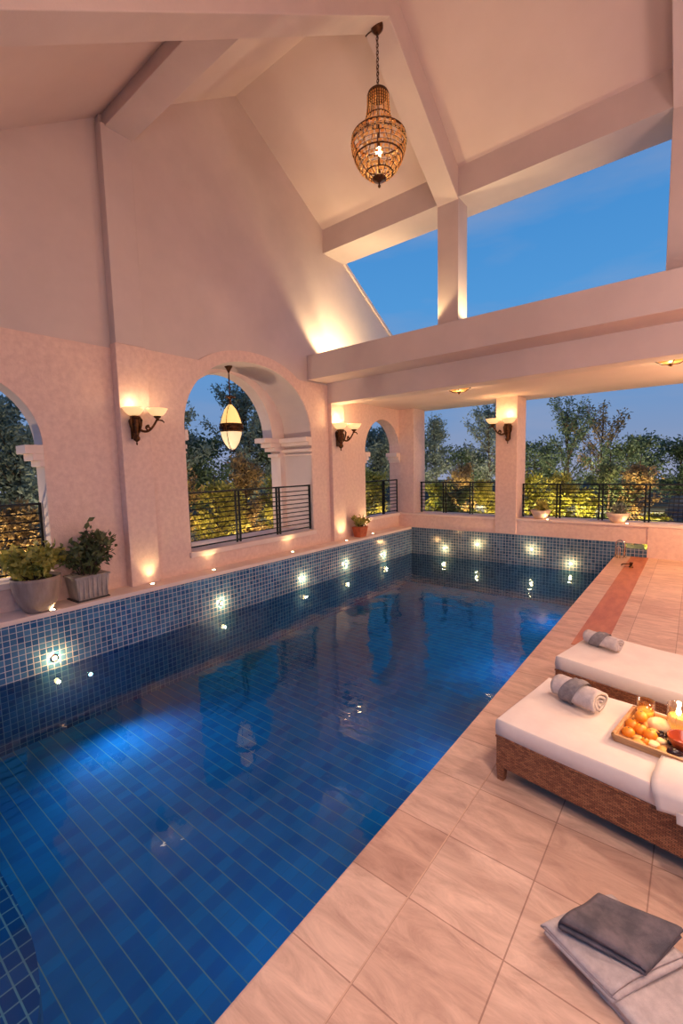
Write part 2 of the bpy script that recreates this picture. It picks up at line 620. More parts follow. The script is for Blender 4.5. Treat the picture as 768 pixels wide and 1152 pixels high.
# ------------------------------------------------------------------ walls with openings
def wall_y(xf, xb, y0, y1, zlo, ztop, openings=(), steps=None):
    """wall in the YZ plane, face at xf and back at xb; openings = (y0, y1, sill, spring, rise, power)"""
    mb = MB()
    ys = {y0, y1}
    for k in range(1, 200):
        y = y0 + k * 0.1
        if y < y1:
            ys.add(round(y, 4))
    for o in openings:
        n = 40
        c, h = (o[0] + o[1]) / 2, (o[1] - o[0]) / 2
        for k in range(n + 1):
            y = c - h * math.cos(PI * k / n)
            if y0 <= y <= y1:
                ys.add(y)
        for e in (o[0], o[1]):
            if y0 <= e <= y1:
                ys.add(e)
    ys = sorted(ys)
    ys = [ys[0]] + [b for a, b in zip(ys, ys[1:]) if b - a > 1e-5]

    def arch(o, y):
        c, h = (o[0] + o[1]) / 2, (o[1] - o[0]) / 2
        t = min(1.0, abs(y - c) / h)
        pw = o[5] if len(o) > 5 else 2.0
        return o[3] + o[4] * max(0.0, 1 - t ** pw) ** (1 / pw)

    def slab(ya, yb, a0, a1, b0, b1):
        # bottom a0->b0, top a1->b1
        vs = [(xf, ya, a0), (xf, yb, b0), (xf, yb, b1), (xf, ya, a1), (xb, ya, a0), (xb, yb, b0), (xb, yb, b1), (xb, ya, a1)]
        mb.add(vs, [(0, 1, 2, 3), (7, 6, 5, 4), (0, 4, 5, 1), (3, 2, 6, 7)])

    for ya, yb in zip(ys, ys[1:]):
        m = (ya + yb) / 2
        op = next((o for o in openings if o[0] < m < o[1]), None)
        if op is None:
            slab(ya, yb, zlo, ztop(ya), zlo, ztop(yb))
        else:
            if op[2] > zlo:
                slab(ya, yb, zlo, op[2], zlo, op[2])
            slab(ya, yb, arch(op, ya), max(arch(op, ya) + .002, ztop(ya)), arch(op, yb), max(arch(op, yb) + .002, ztop(yb)))
    for o in openings:
        for e in (o[0], o[1]):
            if y0 <= e <= y1:
                mb.add([(xf, e, o[2]), (xb, e, o[2]), (xb, e, o[3]), (xf, e, o[3])], [(0, 1, 2, 3)])
    for e in (y0, y1):
        mb.add([(xf, e, zlo), (xb, e, zlo), (xb, e, ztop(e)), (xf, e, ztop(e))], [(0, 1, 2, 3)])
    return mb


ARCH_L = (0.39, 1.965, 0.60, 2.16, 0.79, 2.0)
ARCH_B = (3.79, 6.57, 0.58, 2.42, 1.18, 2.15)
ARCH_S = (8.45, 10.0, 0.62, 2.14, 0.80, 2.0)

# near bay (slightly recessed), middle bay, alcove bay of the left wall
w = wall_y(-6.04, -6.30, -0.6, 2.86, ZL - .02, lambda y: roof_z(y) + 0.05, [ARCH_L])
struct(w, 'wall_left', M['plaster'], 'upper plaster wall of the near bay')
w = wall_y(-5.97, -6.72, 2.86, 7.12, ZL - .02, lambda y: roof_z(y) + 0.05, [ARCH_B])
struct(w, 'wall_left', M['plaster'], 'plaster gable wall around the big arch')
w = wall_y(-6.0, -6.30, 7.12, 10.0, ZL - .02, lambda y: 3.3, [ARCH_S])
struct(w, 'wall_left', M['stone'], 'stone wall of the alcove with the small arch')
w = wall_y(-5.97, -6.25, 7.12, 9.9, 3.3, lambda y: min(roof_z(y), 5.0 + (9.58 - y) * 0.60) + .02)
struct(w, 'wall_left', M['plaster'], 'sloping outer gable wall beyond the clerestory')


def clad_top(y):
    t = abs(y - 5.18) / 1.62
    e = 2.42 + 1.35 * (1 - t ** 2.15) ** (1 / 2.15) if t < 1 else 0
    return max(3.47, e)


w = wall_y(-6.02, -6.045, -0.6, 2.86, ZL - .02, lambda y: 3.42, [ARCH_L])
struct(w, 'trim_1', M['stone'], 'pink stone cladding of the near bay')
w = wall_y(-5.945, -5.975, 3.2, 7.12, ZL - .02, clad_top, [ARCH_B])
struct(w, 'trim_2', M['stone'], 'pink stone cladding around the big arch')
# outer ring of the big arch, narrower than the front
ring = wall_y(-6.70, -6.98, 3.70, 6.70, 2.42, lambda y: 3.95, [(4.14, 6.24, 2.42, 2.42, 1.13, 2.0)])
for y0, y1 in ((3.70, 3.92), (6.44, 6.70)):
    ring.box(-6.98, y0, 0.2, -6.70, y1, 2.42)
ring.box(-6.98, 3.70, 0.2, -6.70, 6.70, 0.56)
struct(ring, 'trim_3', M['trim'], 'outer ring of the big arch')
# sill and imposts
mb = MB()
mb.box(-6.70, 3.76, 0.50, -5.90, 6.60, 0.585)
struct(mb, 'trim_4', M['trim'], 'sill of the big arch', bevel=.008)


def impost(name, ya, yb, d, layers, xf, xb):
    """stepped moulding on a jamb; d = +1 when it grows towards -Y"""
    mb = MB()
    for z0, z1, pr in layers:
        mb.box(xb, min(ya, ya - d * pr), z0, xf, max(ya, ya - d * pr), z1)
    return struct(mb, name, M['trim'], 'stepped stone impost', bevel=.006)


LB = ((2.33, 2.42, .16), (2.26, 2.33, .10), (2.14, 2.20, .075), (2.07, 2.10, .05))
impost('trim_5', 6.57, 0, 1, LB, -5.935, -6.70)
impost('trim_5', 3.79, 0, -1, [(a, b, c * .35) for a, b, c in LB], -5.935, -6.70)
impost('trim_6', 6.44, 0, 1, ((2.33, 2.425, .42), (2.24, 2.33, .26), (2.16, 2.24, .16), (2.05, 2.12, .08)), -6.69, -6.99)
impost('trim_6', 3.92, 0, -1, ((2.33, 2.425, .42), (2.24, 2.33, .26), (2.16, 2.24, .16)), -6.69, -6.99)
LS = ((2.05, 2.15, .19), (1.97, 2.05, .12), (1.90, 1.97, .05))
impost('trim_7', 1.965, 0, 1, LS, -6.0, -6.31)
impost('trim_7', 0.39, 0, -1, LS, -6.0, -6.31)
impost('trim_8', 10.0, 0, 1, LS, -5.98, -6.31)
impost('trim_8', 8.45, 0, -1, LS, -5.98, -6.31)
mb = MB()
mb.box(-6.32, 8.45, 0.55, -5.95, 10.0, 0.625)
struct(mb, 'trim_9', M['trim'], 'sill of the small arch', bevel=.008)
mb = MB()
mb.box(-6.34, 0.36, 0.53, -5.98, 2.0, 0.605)
struct(mb, 'trim_9', M['trim'], 'sill of the near arch', bevel=.008)

# pilasters
mb = MB()
mb.box(-6.3, 2.83, ZL - .01, -5.885, 3.24, 3.47)
struct(mb, 'pilaster', M['stone'], 'stone pilaster carrying the two-bowl sconce', bevel=.01)
mb = MB()
mb.box(-6.3, 2.845, 3.47, -5.90, 3.23, 6.10)
struct(mb, 'pilaster', M['plaster'], 'plaster upper part of the pilaster', bevel=.01)
mb = MB()
mb.box(-6.3, 7.10, ZL - .01, -5.86, 7.52, 3.12)
struct(mb, 'pilaster', M['stone'], 'stone pilaster under the long beam', bevel=.01)

# ledge along the left wall
mb = MB()
mb.box(-6.72, -0.6, 0.215, XP - .004, 10.0, ZL)
mb.box(-6.72, -0.6, -0.1, XP - .02, 10.0, 0.215)
struct(mb, 'ledge_left', M['trim'], 'stone ledge along the left side of the pool', 'ledge', bevel=.006)

# far wall: parapet, corner pier, column
mb = MB()
mb.box(-6.3, YF + .02, 0.25, XR, 10.52, 0.60)
mb.box(-0.655, YF - .0, -0.02, XR, YF + .05, 0.60)
struct(mb, 'wall_far', M['stone'], 'low stone parapet at the far end of the pool')
mb = MB()
mb.box(-6.3, YF - .01, 0.575, XR, 10.55, 0.615)
struct(mb, 'trim_10', M['trim'], 'coping slab on the far parapet', bevel=.006)
mb = MB()
mb.box(-6.3, 9.97, 0.60, -5.58, 10.56, 3.26)
struct(mb, 'pillar', M['stone'], 'corner pier of the far wall', bevel=.008)
mb = MB()
mb.box(-3.49, YF - .015, 0.27, -3.03, 10.50, 3.26)
struct(mb, 'pillar', M['stone'], 'square stone column between the far openings', bevel=.01)
mb = MB()
mb.box(0.42, YF - .015, 0.0, 0.88, 10.50, 3.26)
struct(mb, 'pillar', M['stone'], 'square stone column right of the frame', bevel=.01)
mb = MB()
mb.box(-0.99, YF - .01, -0.02, -0.655, YF + .03, 0.155)
struct(mb, 'trim_11', M['tile_xz'], 'short blue tiled upstand beyond the brown strip')

# alcove ceiling, long beam, parapet band
mb = MB()
mb.box(-6.3, 7.42, 3.235, XR, 10.75, 3.62)
struct(mb, 'ceiling', M['roofplaster'], 'flat ceiling of the alcove')
mb = MB()
mb.box(-5.99, 7.10, 3.11, XR, 7.44, 3.52)
struct(mb, 'beam', M['plaster'], 'long beam over the far end of the pool', bevel=.008)
mb = MB()
mb.box(-5.965, 6.53, 3.505, XR, 7.85, 3.965)
struct(mb, 'beam', M['plaster'], 'projecting band above the long beam', bevel=.01)

# clerestory posts, header
for x in (-3.50, -0.405, 2.70):
    mb = MB()
    mb.box(x, 7.10, 3.95, x + .36, 7.46, 6.06)
    struct(mb, 'pillar', M['plaster'], 'square clerestory post', bevel=.008)
mb = MB()
zt = lambda y: roof_z(y) + .06
mb.prism([(7.10, 6.03), (7.76, 6.03), (7.76, 6.16), (7.10, 6.56)], 0, -5.97, XR)
struct(mb, 'beam', M['plaster'], 'sloping header over the clerestory openings')
mb = MB()
mb.prism([(7.76, 6.02), (9.75, 6.02 - 1.99 * .60), (9.75, 6.10 - 1.99 * .60), (7.76, 6.10)], 0, -6.29, -5.93)
struct(mb, 'trim_12', M['trim'], 'pale coping on the outer gable slope')

# roof slopes
mb = MB()
mb.prism([(RIDGE_Y, RIDGE_Z), (-0.8, roof_z(-0.8)), (-0.8, roof_z(-0.8) + .2), (RIDGE_Y, RIDGE_Z + .25)], 0, -6.3, XR)
struct(mb, 'roof', M['roofplaster'], 'near slope of the plastered roof')
mb = MB()
mb.prism([(RIDGE_Y, RIDGE_Z), (7.8, roof_z(7.8)), (7.8, roof_z(7.8) + .2), (RIDGE_Y, RIDGE_Z + .25)], 0, -6.3, XR)
struct(mb, 'roof', M['roofplaster'], 'far slope of the plastered roof')

# purlin and trusses
mb = MB()
mb.box(-5.99, 2.90, 6.07, XR, 3.25, 6.75)
struct(mb, 'beam', M['plaster'], 'deep ceiling beam running from the pilaster', bevel=.008)
for x in (-3.50, -0.405, 2.70):
    mb = MB()
    br = lambda y: 6.02 + 0.60 * (7.07 - y)
    bl = lambda y: 7.33 - 0.695 * (5.10 - y)
    yk = 5.10
    mb.prism([(7.12, br(7.12)), (yk, 7.22), (-0.8, bl(-0.8) - .1), (-0.8, roof_z(-0.8) + .05), (RIDGE_Y, RIDGE_Z + .05), (7.12, roof_z(7.12) + .05)], 0, x, x + .36)
    struct(mb, 'rafter', M['plaster'], 'sloping roof rafter', bevel=.008)

# right end and floor
mb = MB()
mb.prism([(10.7, 0), (-.8, 0), (-.8, roof_z(-.8)), (RIDGE_Y, RIDGE_Z), (7.4, roof_z(7.4)), (7.4, 3.6), (10.7, 3.6)], 0, XR, XR + .25)
struct(mb, 'wall_right', M['plaster'], 'right end wall')

mb = MB()
mb.box(XE, -3.5, -0.12, XR, YF + .02, 0.0)
struct(mb, 'floor', M['deck'], 'pink-beige stone pool deck', bevel=.012)
mb = MB()
mb.box(-0.905, 4.75, -0.05, -0.625, YF, 0.004)
struct(mb, 'trim_13', M['brownstrip'], 'brown stone strip along the deck', bevel=.002)
mb = MB()
mb.box(-0.875, -1.0, -0.05, -0.869, 4.75, 0.0012)
struct(mb, 'trim_14', noise_mat('joint_grout', lin(196, 160, 138), lin(214, 176, 150), 10), 'pale joint behind the coping stones')
mb = MB()
mb.box(-7.5, -3.5, -0.14, XE, -0.35, 0.0)
struct(mb, 'floor', M['deck'], 'deck behind the near end of the pool')

# pool shell
mb = MB()
mb.box(XP - .25, -0.35, ZB - .2, XP, YF, 0.217)
struct(mb, 'pool_wall', M['tile_yz'], 'blue mosaic side wall of the pool')
mb = MB()
mb.box(XP, YF, ZB - .2, -0.99, YF + .15, 0.262)
struct(mb, 'pool_wall', M['tile_xz'], 'blue mosaic end wall of the pool')
mb = MB()
mb.box(XE + .01, -0.35, ZB - .2, XE + .25, YF, -0.03)
struct(mb, 'pool_wall', M['tile_yz'], 'blue mosaic wall under the deck edge')
mb = MB()
mb.box(XP, -0.5, ZB - .2, XE, -0.35, -0.01)
struct(mb, 'pool_wall', M['tile_xz'], 'blue mosaic wall at the near end')
mb = MB()
mb.box(XP - .1, -0.5, ZB - .2, XE + .1, YF + .1, ZB)
struct(mb, 'pool_floor', M['tile_floor'], 'blue mosaic pool floor')
# rounded entry step in the near corner
mb = MB()
poly = []
for k in range(25):
    a = PI / 2 * k / 24
    poly.append((-2.95 + 1.15 * math.sin(a) ** .8, -0.35 + 0.95 * math.cos(a) ** .45))
poly = [(XP, -0.35), (XP, 0.60)] + poly
mb.prism(poly, 2, ZB - .05, -0.52)
struct(mb, 'pool_step', M['tile_step'], 'rounded blue mosaic step under water in the near corner', 'step')
# water
mb = MB()
mb.add([(XP, -0.35, ZW), (XE + .01, -0.35, ZW), (XE + .01, YF, ZW), (XP, YF, ZW)], [(0, 1, 2, 3)])
struct(mb, 'pool_water', M['water'], 'still blue pool water', 'water')

# outside ground
mb = MB()
mb.box(-60, -20, -0.6, -6.8, 60, -0.25)
mb.box(-6.8, 10.6, -0.6, 40, 60, -0.25)
struct(mb, 'ground', M['ground'], 'dark planted ground outside')

# lamp powers (watts), sky strength, exposure
W_SC, W_CH, W_CL, W_GD, W_CN, W_HALL, W_UW, W_DN = 1.8, 44.0, 78.0, 260.0, 6.0, 222.0, 120.0, 210.0
SKY, EXPO = 1.0, 0.0

# ================================================================== THINGS
# ------------------------------------------------------------------ railings
def railing(label, axis, a, b, fixed, z0, z1, posts, nbars=8, group=None):
    """horizontal-bar guard rail from a to b along an axis"""
    loc = (fixed, a, z0) if axis == 'y' else (a, fixed, z0)
    t = thing('railing', label, 'railing', loc, group=group)
    H, Ln = z1 - z0, b - a

    def bx(mb, u0, u1, w, h0, h1):
        if axis == 'y':
            mb.box(-w, u0, h0, w, u1, h1)
        else:
            mb.box(u0, -w, h0, u1, w, h1)
        return mb
    bx(MB(), 0, Ln, .016, H - .028, H).build('top_rail', M['iron'], t, bevel=.004)
    bx(MB(), 0, Ln, .012, .03, .05).build('bottom_rail', M['iron'], t)
    for p in posts:
        c, dbl = p
        c -= a
        if dbl:
            for s in (-.045, .022):
                bx(MB(), c + s, c + s + .028, .015, 0, H - .02).build('post', M['iron'], t)
        else:
            bx(MB(), c - .014, c + .014, .015, 0, H - .02).build('post', M['iron'], t)
    for k in range(nbars):
        h = .05 + (H - .08) * (k + 1) / (nbars + 1)
        mb = MB()
        if axis == 'y':
            mb.tube([(0, 0, h), (0, Ln, h)], .0095, 6)
        else:
            mb.tube([(0, 0, h), (Ln, 0, h)], .0105, 6)
        mb.build('bar', M['iron'], t)
    return t


railing('black iron railing in the big arch behind the hanging lamp', 'y', 3.80, 6.56, -6.02, .60, 1.485, [(3.82, 0), (4.75, 1), (5.68, 1), (6.54, 0)], 9)
railing('black iron railing in the arch beside the two potted plants', 'y', 0.40, 1.955, -6.22, .61, 1.47, [(0.42, 0), (1.2, 1), (1.94, 0)], 7)
railing('short black iron railing in the small arch near the pool corner', 'y', 8.46, 9.99, -6.08, .63, 1.475, [(8.48, 0), (9.32, 1), (9.97, 0)], 8)
railing('black iron railing between the corner pier and the square column', 'x', -5.57, -3.50, 10.30, .62, 1.40, [(-5.54, 0), (-4.9, 1), (-4.21, 1), (-3.53, 0)], 7)
railing('long black iron railing right of the column, behind the pool handrail', 'x', -3.02, 0.41, 10.30, .62, 1.36, [(-3.0, 0), (-2.28, 1), (-1.49, 1), (-0.71, 1), (0.10, 1)], 7)


# ------------------------------------------------------------------ wall sconces
def sconce(label, loc, rotz, side=1, s=1.0):
    t = thing('wall_sconce', label, 'lamp', loc, rotz)
    k = s

    def P(x, y, z):
        return (x * k, y * side * k, z * k)
    bp = MB()
    bp.box(0, -.035 * k, -.30 * k, .018 * k, .035 * k, -.04 * k)
    bp.build('backplate', M['bronze'], t, bevel=.006)
    b = MB()
    b.lathe([(0, -.385 * k), (.012 * k, -.37 * k), (.008 * k, -.34 * k), (.04 * k, -.315 * k), (.046 * k, -.285 * k), (.03 * k, -.265 * k), (.044 * k, -.2 * k),
             (.062 * k, -.13 * k), (.066 * k, -.09 * k), (.046 * k, -.06 * k), (.062 * k, -.035 * k), (.07 * k, -.012 * k), (.05 * k, 0.0)], P(.085, -.0, 0), 14)
    for a in range(4):                                   # acanthus leaves on the torch
        an = a * PI / 2 + .4
        b.tube([P(.085 + .05 * math.cos(an), .05 * math.sin(an), -.22), P(.085 + .082 * math.cos(an), .082 * math.sin(an), -.13),
                P(.085 + .095 * math.cos(an), .095 * math.sin(an), -.06), P(.085 + .075 * math.cos(an), .075 * math.sin(an), -.02)], [.008 * k, .016 * k, .016 * k, .005 * k], 6)
    b.tube([P(.018, 0, -.15), P(.085, 0, -.15)], .016 * k, 8)
    b.build('torch_body', M['bronze'], t)
    arm = MB()
    pth = []
    for i in range(15):
        u = i / 14
        pth.append(P(.10 + .10 * u, .03 + .215 * u, -.17 - .055 * math.sin(u * PI) + .14 * u * u))
    arm.tube(pth, [.018 * k * (1 - .3 * i / 14) for i in range(15)], 8)
    curl = []
    for i in range(14):
        an = 2.6 * PI * i / 13 + 1.2
        rr = .038 - .026 * i / 13
        curl.append(P(.15, .135 + rr * math.cos(an), -.155 + rr * math.sin(an)))
    arm.tube(curl, .011 * k, 6)
    arm.tube([P(.20, .25, -.045), P(.21, .30, -.05), P(.21, .33, -.07), P(.21, .325, -.085)], [.01 * k, .012 * k, .008 * k, .003 * k], 6)
    arm.lathe([(0, -.06 * k), (.03 * k, -.055 * k), (.018 * k, -.035 * k), (.045 * k, -.012 * k), (.05 * k, .004 * k)], P(.20, .245, 0), 14)
    arm.build('scroll_arm', M['bronze'], t)
    prof = [(.001, .0), (.045, .004), (.078, .02), (.106, .05), (.122, .08), (.136, .102), (.130, .102), (.116, .08), (.098, .052), (.07, .028), (.04, .012), (.001, .010)]
    for (x, y) in ((.085, -.02), (.20, .245)):
        bw = MB()
        bw.lathe([(r * k, z * k) for r, z in prof], P(x, y, .0), 28)
        bw.build('bowl_shade', M['shade'], t)
    return t


sconce('two-bowl amber wall sconce on the near pilaster above the pots', (-5.885, 2.985, 2.545), 0)
sconce('two-bowl amber wall sconce on the pilaster under the long beam end', (-5.86, 7.27, 2.59), 0, 1, 1.15)
sconce('amber wall sconce on the square column of the far wall', (-3.20, YF - .015, 2.66), -PI / 2, -1, 1.12)

# ------------------------------------------------------------------ hanging lamp in the big arch
t = thing('pendant_lamp', 'cream glass lantern hanging in the big arch', 'lamp', (-6.40, 5.0, 3.60))
MB().lathe([(0, 0), (.07, 0), (.066, -.02), (.045, -.05), (.025, -.09), (.012, -.12), (0, -.12)], seg=18).build('ceiling_cup', M['bronze'], t)
MB().tube([(0, 0, -.1), (0, 0, -.52)], .011, 8).build('rod', M['bronze'], t)
mb = MB()
mb.lathe([(0, -.50), (.03, -.505), (.085, -.525), (.09, -.54), (.03, -.55), (.018, -.60), (.03, -.66), (.05, -.70), (0, -.70)], seg=20)
mb.build('crown', M['bronze'], t)
g1 = MB()
g1.lathe([(.03, -.66), (.06, -.69), (.105, -.75), (.145, -.86), (.185, -1.0), (.18, -1.02), (.18, -1.0), (.16, -.9)], seg=24)
g1.build('upper_glass', M['shade2'], t)
g2 = MB()
g2.lathe([(.185, -1.09), (.18, -1.16), (.155, -1.26), (.115, -1.34), (.06, -1.41), (0, -1.44)], seg=24)
g2.build('lower_glass', M['shade3'], t)
bd = MB()
bd.lathe([(.184, -.985), (.203, -.99), (.203, -1.012), (.188, -1.02), (.188, -1.095), (.203, -1.103), (.203, -1.125), (.180, -1.13)], seg=24)
for k in range(8):
    a = 2 * PI * k / 8
    bd.tube([(.2 * math.cos(a + q * .26), .2 * math.sin(a + q * .26), -1.057 + .026 * math.sin(q * PI)) for q in (-1, -.5, 0, .5, 1)], .009, 6)
bd.build('ornate_band', M['bronze'], t)
for k in range(4):
    a = 2 * PI * k / 4 + .5
    MB().tube([(r * math.cos(a), r * math.sin(a), z) for r, z in ((.05, -.68), (.10, -.73), (.16, -.84), (.2, -.97), (.205, -1.05), (.19, -1.18), (.14, -1.32), (.07, -1.42), (.0, -1.47))], .0055, 6).build('strap', M['bronze'], t)

# ------------------------------------------------------------------ crystal chandelier
CH = (-3.32, 5.10, 7.225)
t = thing('chandelier', 'bronze basket chandelier with amber crystals hanging from the rafters', 'lamp', CH)
cp_ = MB()
cp_.lathe([(0, .02), (.075, .02), (.08, -.01), (.07, -.05), (.04, -.085), (.015, -.10), (0, -.10)], seg=18)
cp_.tube([(0, 0, -.02), (-.12, -.02, -.04), (-.16, -.02, -.05)], .008, 6)
cp_.build('canopy', M['bronze'], t)
ch = MB()
z = -.09
i = 0
while z > -.74:                                           # chain links
    a = 0 if i % 2 else PI / 2
    lk = [(.016 * math.cos(q) * math.cos(a), .016 * math.cos(q) * math.sin(a), z - .022 + .026 * math.sin(q)) for q in np.linspace(0, 2 * PI, 11)]
    ch.tube(lk, .0045, 5)
    z -= .04
    i += 1
ch.tube([(.006, 0, -.08), (.006, .004, -.4), (.004, 0, -.76)], .004, 5)
ch.build('chain', M['bronze'], t)
ZT = -.735
cap = MB()
cap.lathe([(0, .03), (.03, .025), (.085, 0), (.125, -.035), (.135, -.06), (.13, -.075), (.12, -.06), (.08, -.02), (0, 0)], (0, 0, ZT), 24)
cap.build('cap', M['bronze'], t)
neck = [(.13, -.06), (.135, -.2), (.15, -.32), (.185, -.41), (.25, -.48), (.325, -.545)]
bask = [(.33, -.55), (.345, -.62), (.335, -.70), (.30, -.80), (.245, -.90), (.17, -.98), (.085, -1.035)]


def prof_r(pf, z):
    for (r0, z0), (r1, z1) in zip(pf, pf[1:]):
        if z1 <= z <= z0:
            return r0 + (r1 - r0) * (z - z0) / (z1 - z0)
    return pf[-1][0]


fr = MB()
for r, z in ((.131, -.07), (.158, -.34), (.332, -.55), (.345, -.625), (.30, -.80), (.17, -.98)):
    fr.tube([(r * math.cos(q), r * math.sin(q), ZT + z) for q in np.linspace(0, 2 * PI, 33)], .0075 if z != -.55 else .011, 6, cap=False)
for k in range(12):
    a = 2 * PI * k / 12
    fr.tube([(r * math.cos(a), r * math.sin(a), ZT + z) for r, z in neck + bask], .005, 5)
fr.tube([(0, 0, ZT - .02), (0, 0, ZT - 1.03)], .011, 8)
fr.build('frame', M['bronze'], t)
cr = MB()
rg = random.Random(3)
for k in range(28):                                       # bead strings on the neck
    a = 2 * PI * (k + .5) / 28
    z = -.09
    while z > -.53:
        r = prof_r(neck, z)
        cr.ball((r * math.cos(a), r * math.sin(a), ZT + z), .0085, (1, 1, 1.7), 5, 4)
        z -= .034
z = -.575
row = 0
while z > -1.0:                                           # rectangular crystals laid in rows on the basket
    r = prof_r(bask, z)
    n = max(8, int(2 * PI * r / .062))
    for k in range(n):
        a = 2 * PI * (k + .5 * (row % 2)) / n
        wdt = .021 if rg.random() < .7 else .012
        if rg.random() < .12:
            continue
        dx, dy = -math.sin(a) * wdt, math.cos(a) * wdt
        c0 = Vector((r * math.cos(a), r * math.sin(a), ZT + z))
        n_ = Vector((math.cos(a), math.sin(a), 0)) * .006
        p = [c0 + Vector((dx * sx, dy * sx, .015 * sz)) + n_ * sn for sn in (-1, 1) for sx, sz in ((-1, -1), (1, -1), (1, 1), (-1, 1))]
        cr.hexa(p)
    z -= .042
    row += 1
o = cr.build('crystal_beads', M['crystal'], t)
o['kind'] = 'stuff'
dr = MB()
z = -.60
while z > -1.0:                                           # dark wire between the crystals
    r = prof_r(bask, z) + .004
    dr.tube([(r * math.cos(q), r * math.sin(q), ZT + z) for q in np.linspace(0, 2 * PI, 29)], .003, 4, cap=False)
    z -= .042
dr.build('wire', M['bronze'], t)
fn = MB()
fn.lathe([(0, -1.0), (.07, -1.015), (.09, -1.035), (.08, -1.055), (.04, -1.07), (.012, -1.085), (.01, -1.11), (.02, -1.125), (.012, -1.145), (0, -1.15)], (0, 0, ZT), 16)
fn.build('finial', M['bronze'], t)
MB().ball((0, 0, ZT - .72), .042, (1, 1, 1.3), 12, 8).build('bulb', M['bulb'], t)

# ------------------------------------------------------------------ flush ceiling lamps of the alcove
for loc, lab in (((-3.49, 7.95, 3.235), 'flush bronze ceiling lamp left of the square column'), ((-0.345, 7.92, 3.235), 'flush bronze ceiling lamp at the right edge of the picture')):
    t = thing('ceiling_lamp', lab, 'lamp', loc, group='flush ceiling lamps')
    mb = MB()
    mb.lathe([(0, 0), (.20, 0), (.215, -.01), (.21, -.03), (.19, -.035), (.18, -.02), (0, -.02)], seg=28)
    mb.build('rim', M['bronze'], t)
    mb = MB()
    mb.lathe([(.18, -.03), (.15, -.06), (.09, -.085), (0, -.095)], seg=28)
    mb.build('glass_bowl', M['amberdim'], t)
    mb = MB()
    mb.lathe([(0, -.08), (.03, -.088), (.035, -.10), (.015, -.115), (.018, -.125), (0, -.14)], seg=14)
    for k in range(4):
        a = k * PI / 2 + .3
        mb.tube([(.03 * math.cos(a), .03 * math.sin(a), -.10), (.1 * math.cos(a), .1 * math.sin(a), -.095), (.19 * math.cos(a), .19 * math.sin(a), -.045)], .007, 5)
    mb.build('finial', M['bronze'], t)


# ------------------------------------------------------------------ pool wall lights and ledge uplights
def wall_light(label, loc, axis):
    t = thing('pool_light', label, 'light', loc, -PI / 2 if axis == 'y' else 0, group='round lights in the tiled pool walls')
    mb = MB()
    mb.tube([(-.02, 0, 0), (.012, 0, 0)], [.042, .040], 18)
    mb.build('trim_ring', M['chrome'], t)
    mb = MB()
    mb.tube([(.0, 0, 0), (.016, 0, 0)], [.030, .026], 18)
    mb.build('lens', M['poollens'], t)
    n = (1, 0, 0) if axis == 'x' else (0, -1, 0)
    p = [loc[i] + n[i] * .07 for i in range(3)]
    point('pool_light_glow', p, W_POOL, (1.0, .55, .20), .02)


W_POOL = 7.0
for y, z, lab in ((1.76, -.27, 'lit round pool light below the bowl planter'), (4.04, -.22, 'lit round pool light below the left end of the big arch'),
                  (5.85, -.225, 'lit round pool light below the right end of the big arch'), (7.15, -.19, 'lit round pool light below the second pilaster'),
                  (8.60, -.235, 'lit round pool light nearest the corner on the long wall')):
    wall_light(lab, (XP, y, z), 'x')
for x, z, lab in ((-4.71, -.20, 'lit round pool light nearest the corner on the end wall'), (-3.89, -.03, 'lit round pool light just left of the column foot'),
                  (-2.69, -.03, 'lit round pool light just right of the column foot'), (-1.93, -.26, 'low lit round pool light nearest the deck edge')):
    wall_light(lab, (x, YF, z), 'y')


def uplight(label, loc, target, watts=9, ang=95):
    t = thing('uplight', label, 'light', loc, group='small recessed ledge uplights')
    mb = MB()
    mb.lathe([(0, 0), (.042, 0), (.042, .006), (.030, .008), (.028, .004), (0, .004)], seg=20)
    mb.build('bezel', M['chrome'], t)
    mb = MB()
    mb.lathe([(0, .004), (.026, .004), (.022, .008), (0, .009)], seg=20)
    mb.build('lens', M['lamp'], t)
    spot('uplight_beam', (loc[0], loc[1], loc[2] + .03), target, watts, ang, .9, (1.0, .68, .30))


W_UP = 2.6
for x, y, tx, ty, lab, wt in ((-5.80, 3.07, -5.87, 3.07, 'lit uplight at the foot of the near pilaster', 5), (-5.80, 4.07, -5.93, 4.07, 'lit uplight under the left end of the big arch railing', 4),
                              (-5.80, 5.80, -5.93, 5.80, 'lit uplight under the right end of the big arch railing', 4), (-5.72, 7.33, -5.84, 7.35, 'lit uplight at the foot of the second pilaster', 10),
                              (-5.80, 8.42, -5.98, 8.42, 'lit uplight beside the small terracotta planter', 9), (-5.66, 1.80, -5.76, 1.74, 'lit uplight in front of the bowl planter', 5)):
    uplight(lab, (x, y, ZL), (tx, ty, 1.6 if y > 2 else .6), wt * (W_UP if y > 2 else 1.5))
for x, lab in ((-2.58, 'lit uplight below the left bowl on the far parapet'), (-1.16, 'lit uplight below the right bowl on the far parapet')):
    uplight(lab, (x + .17, 9.95, .615), (x, 10.09, .80), 1.0)


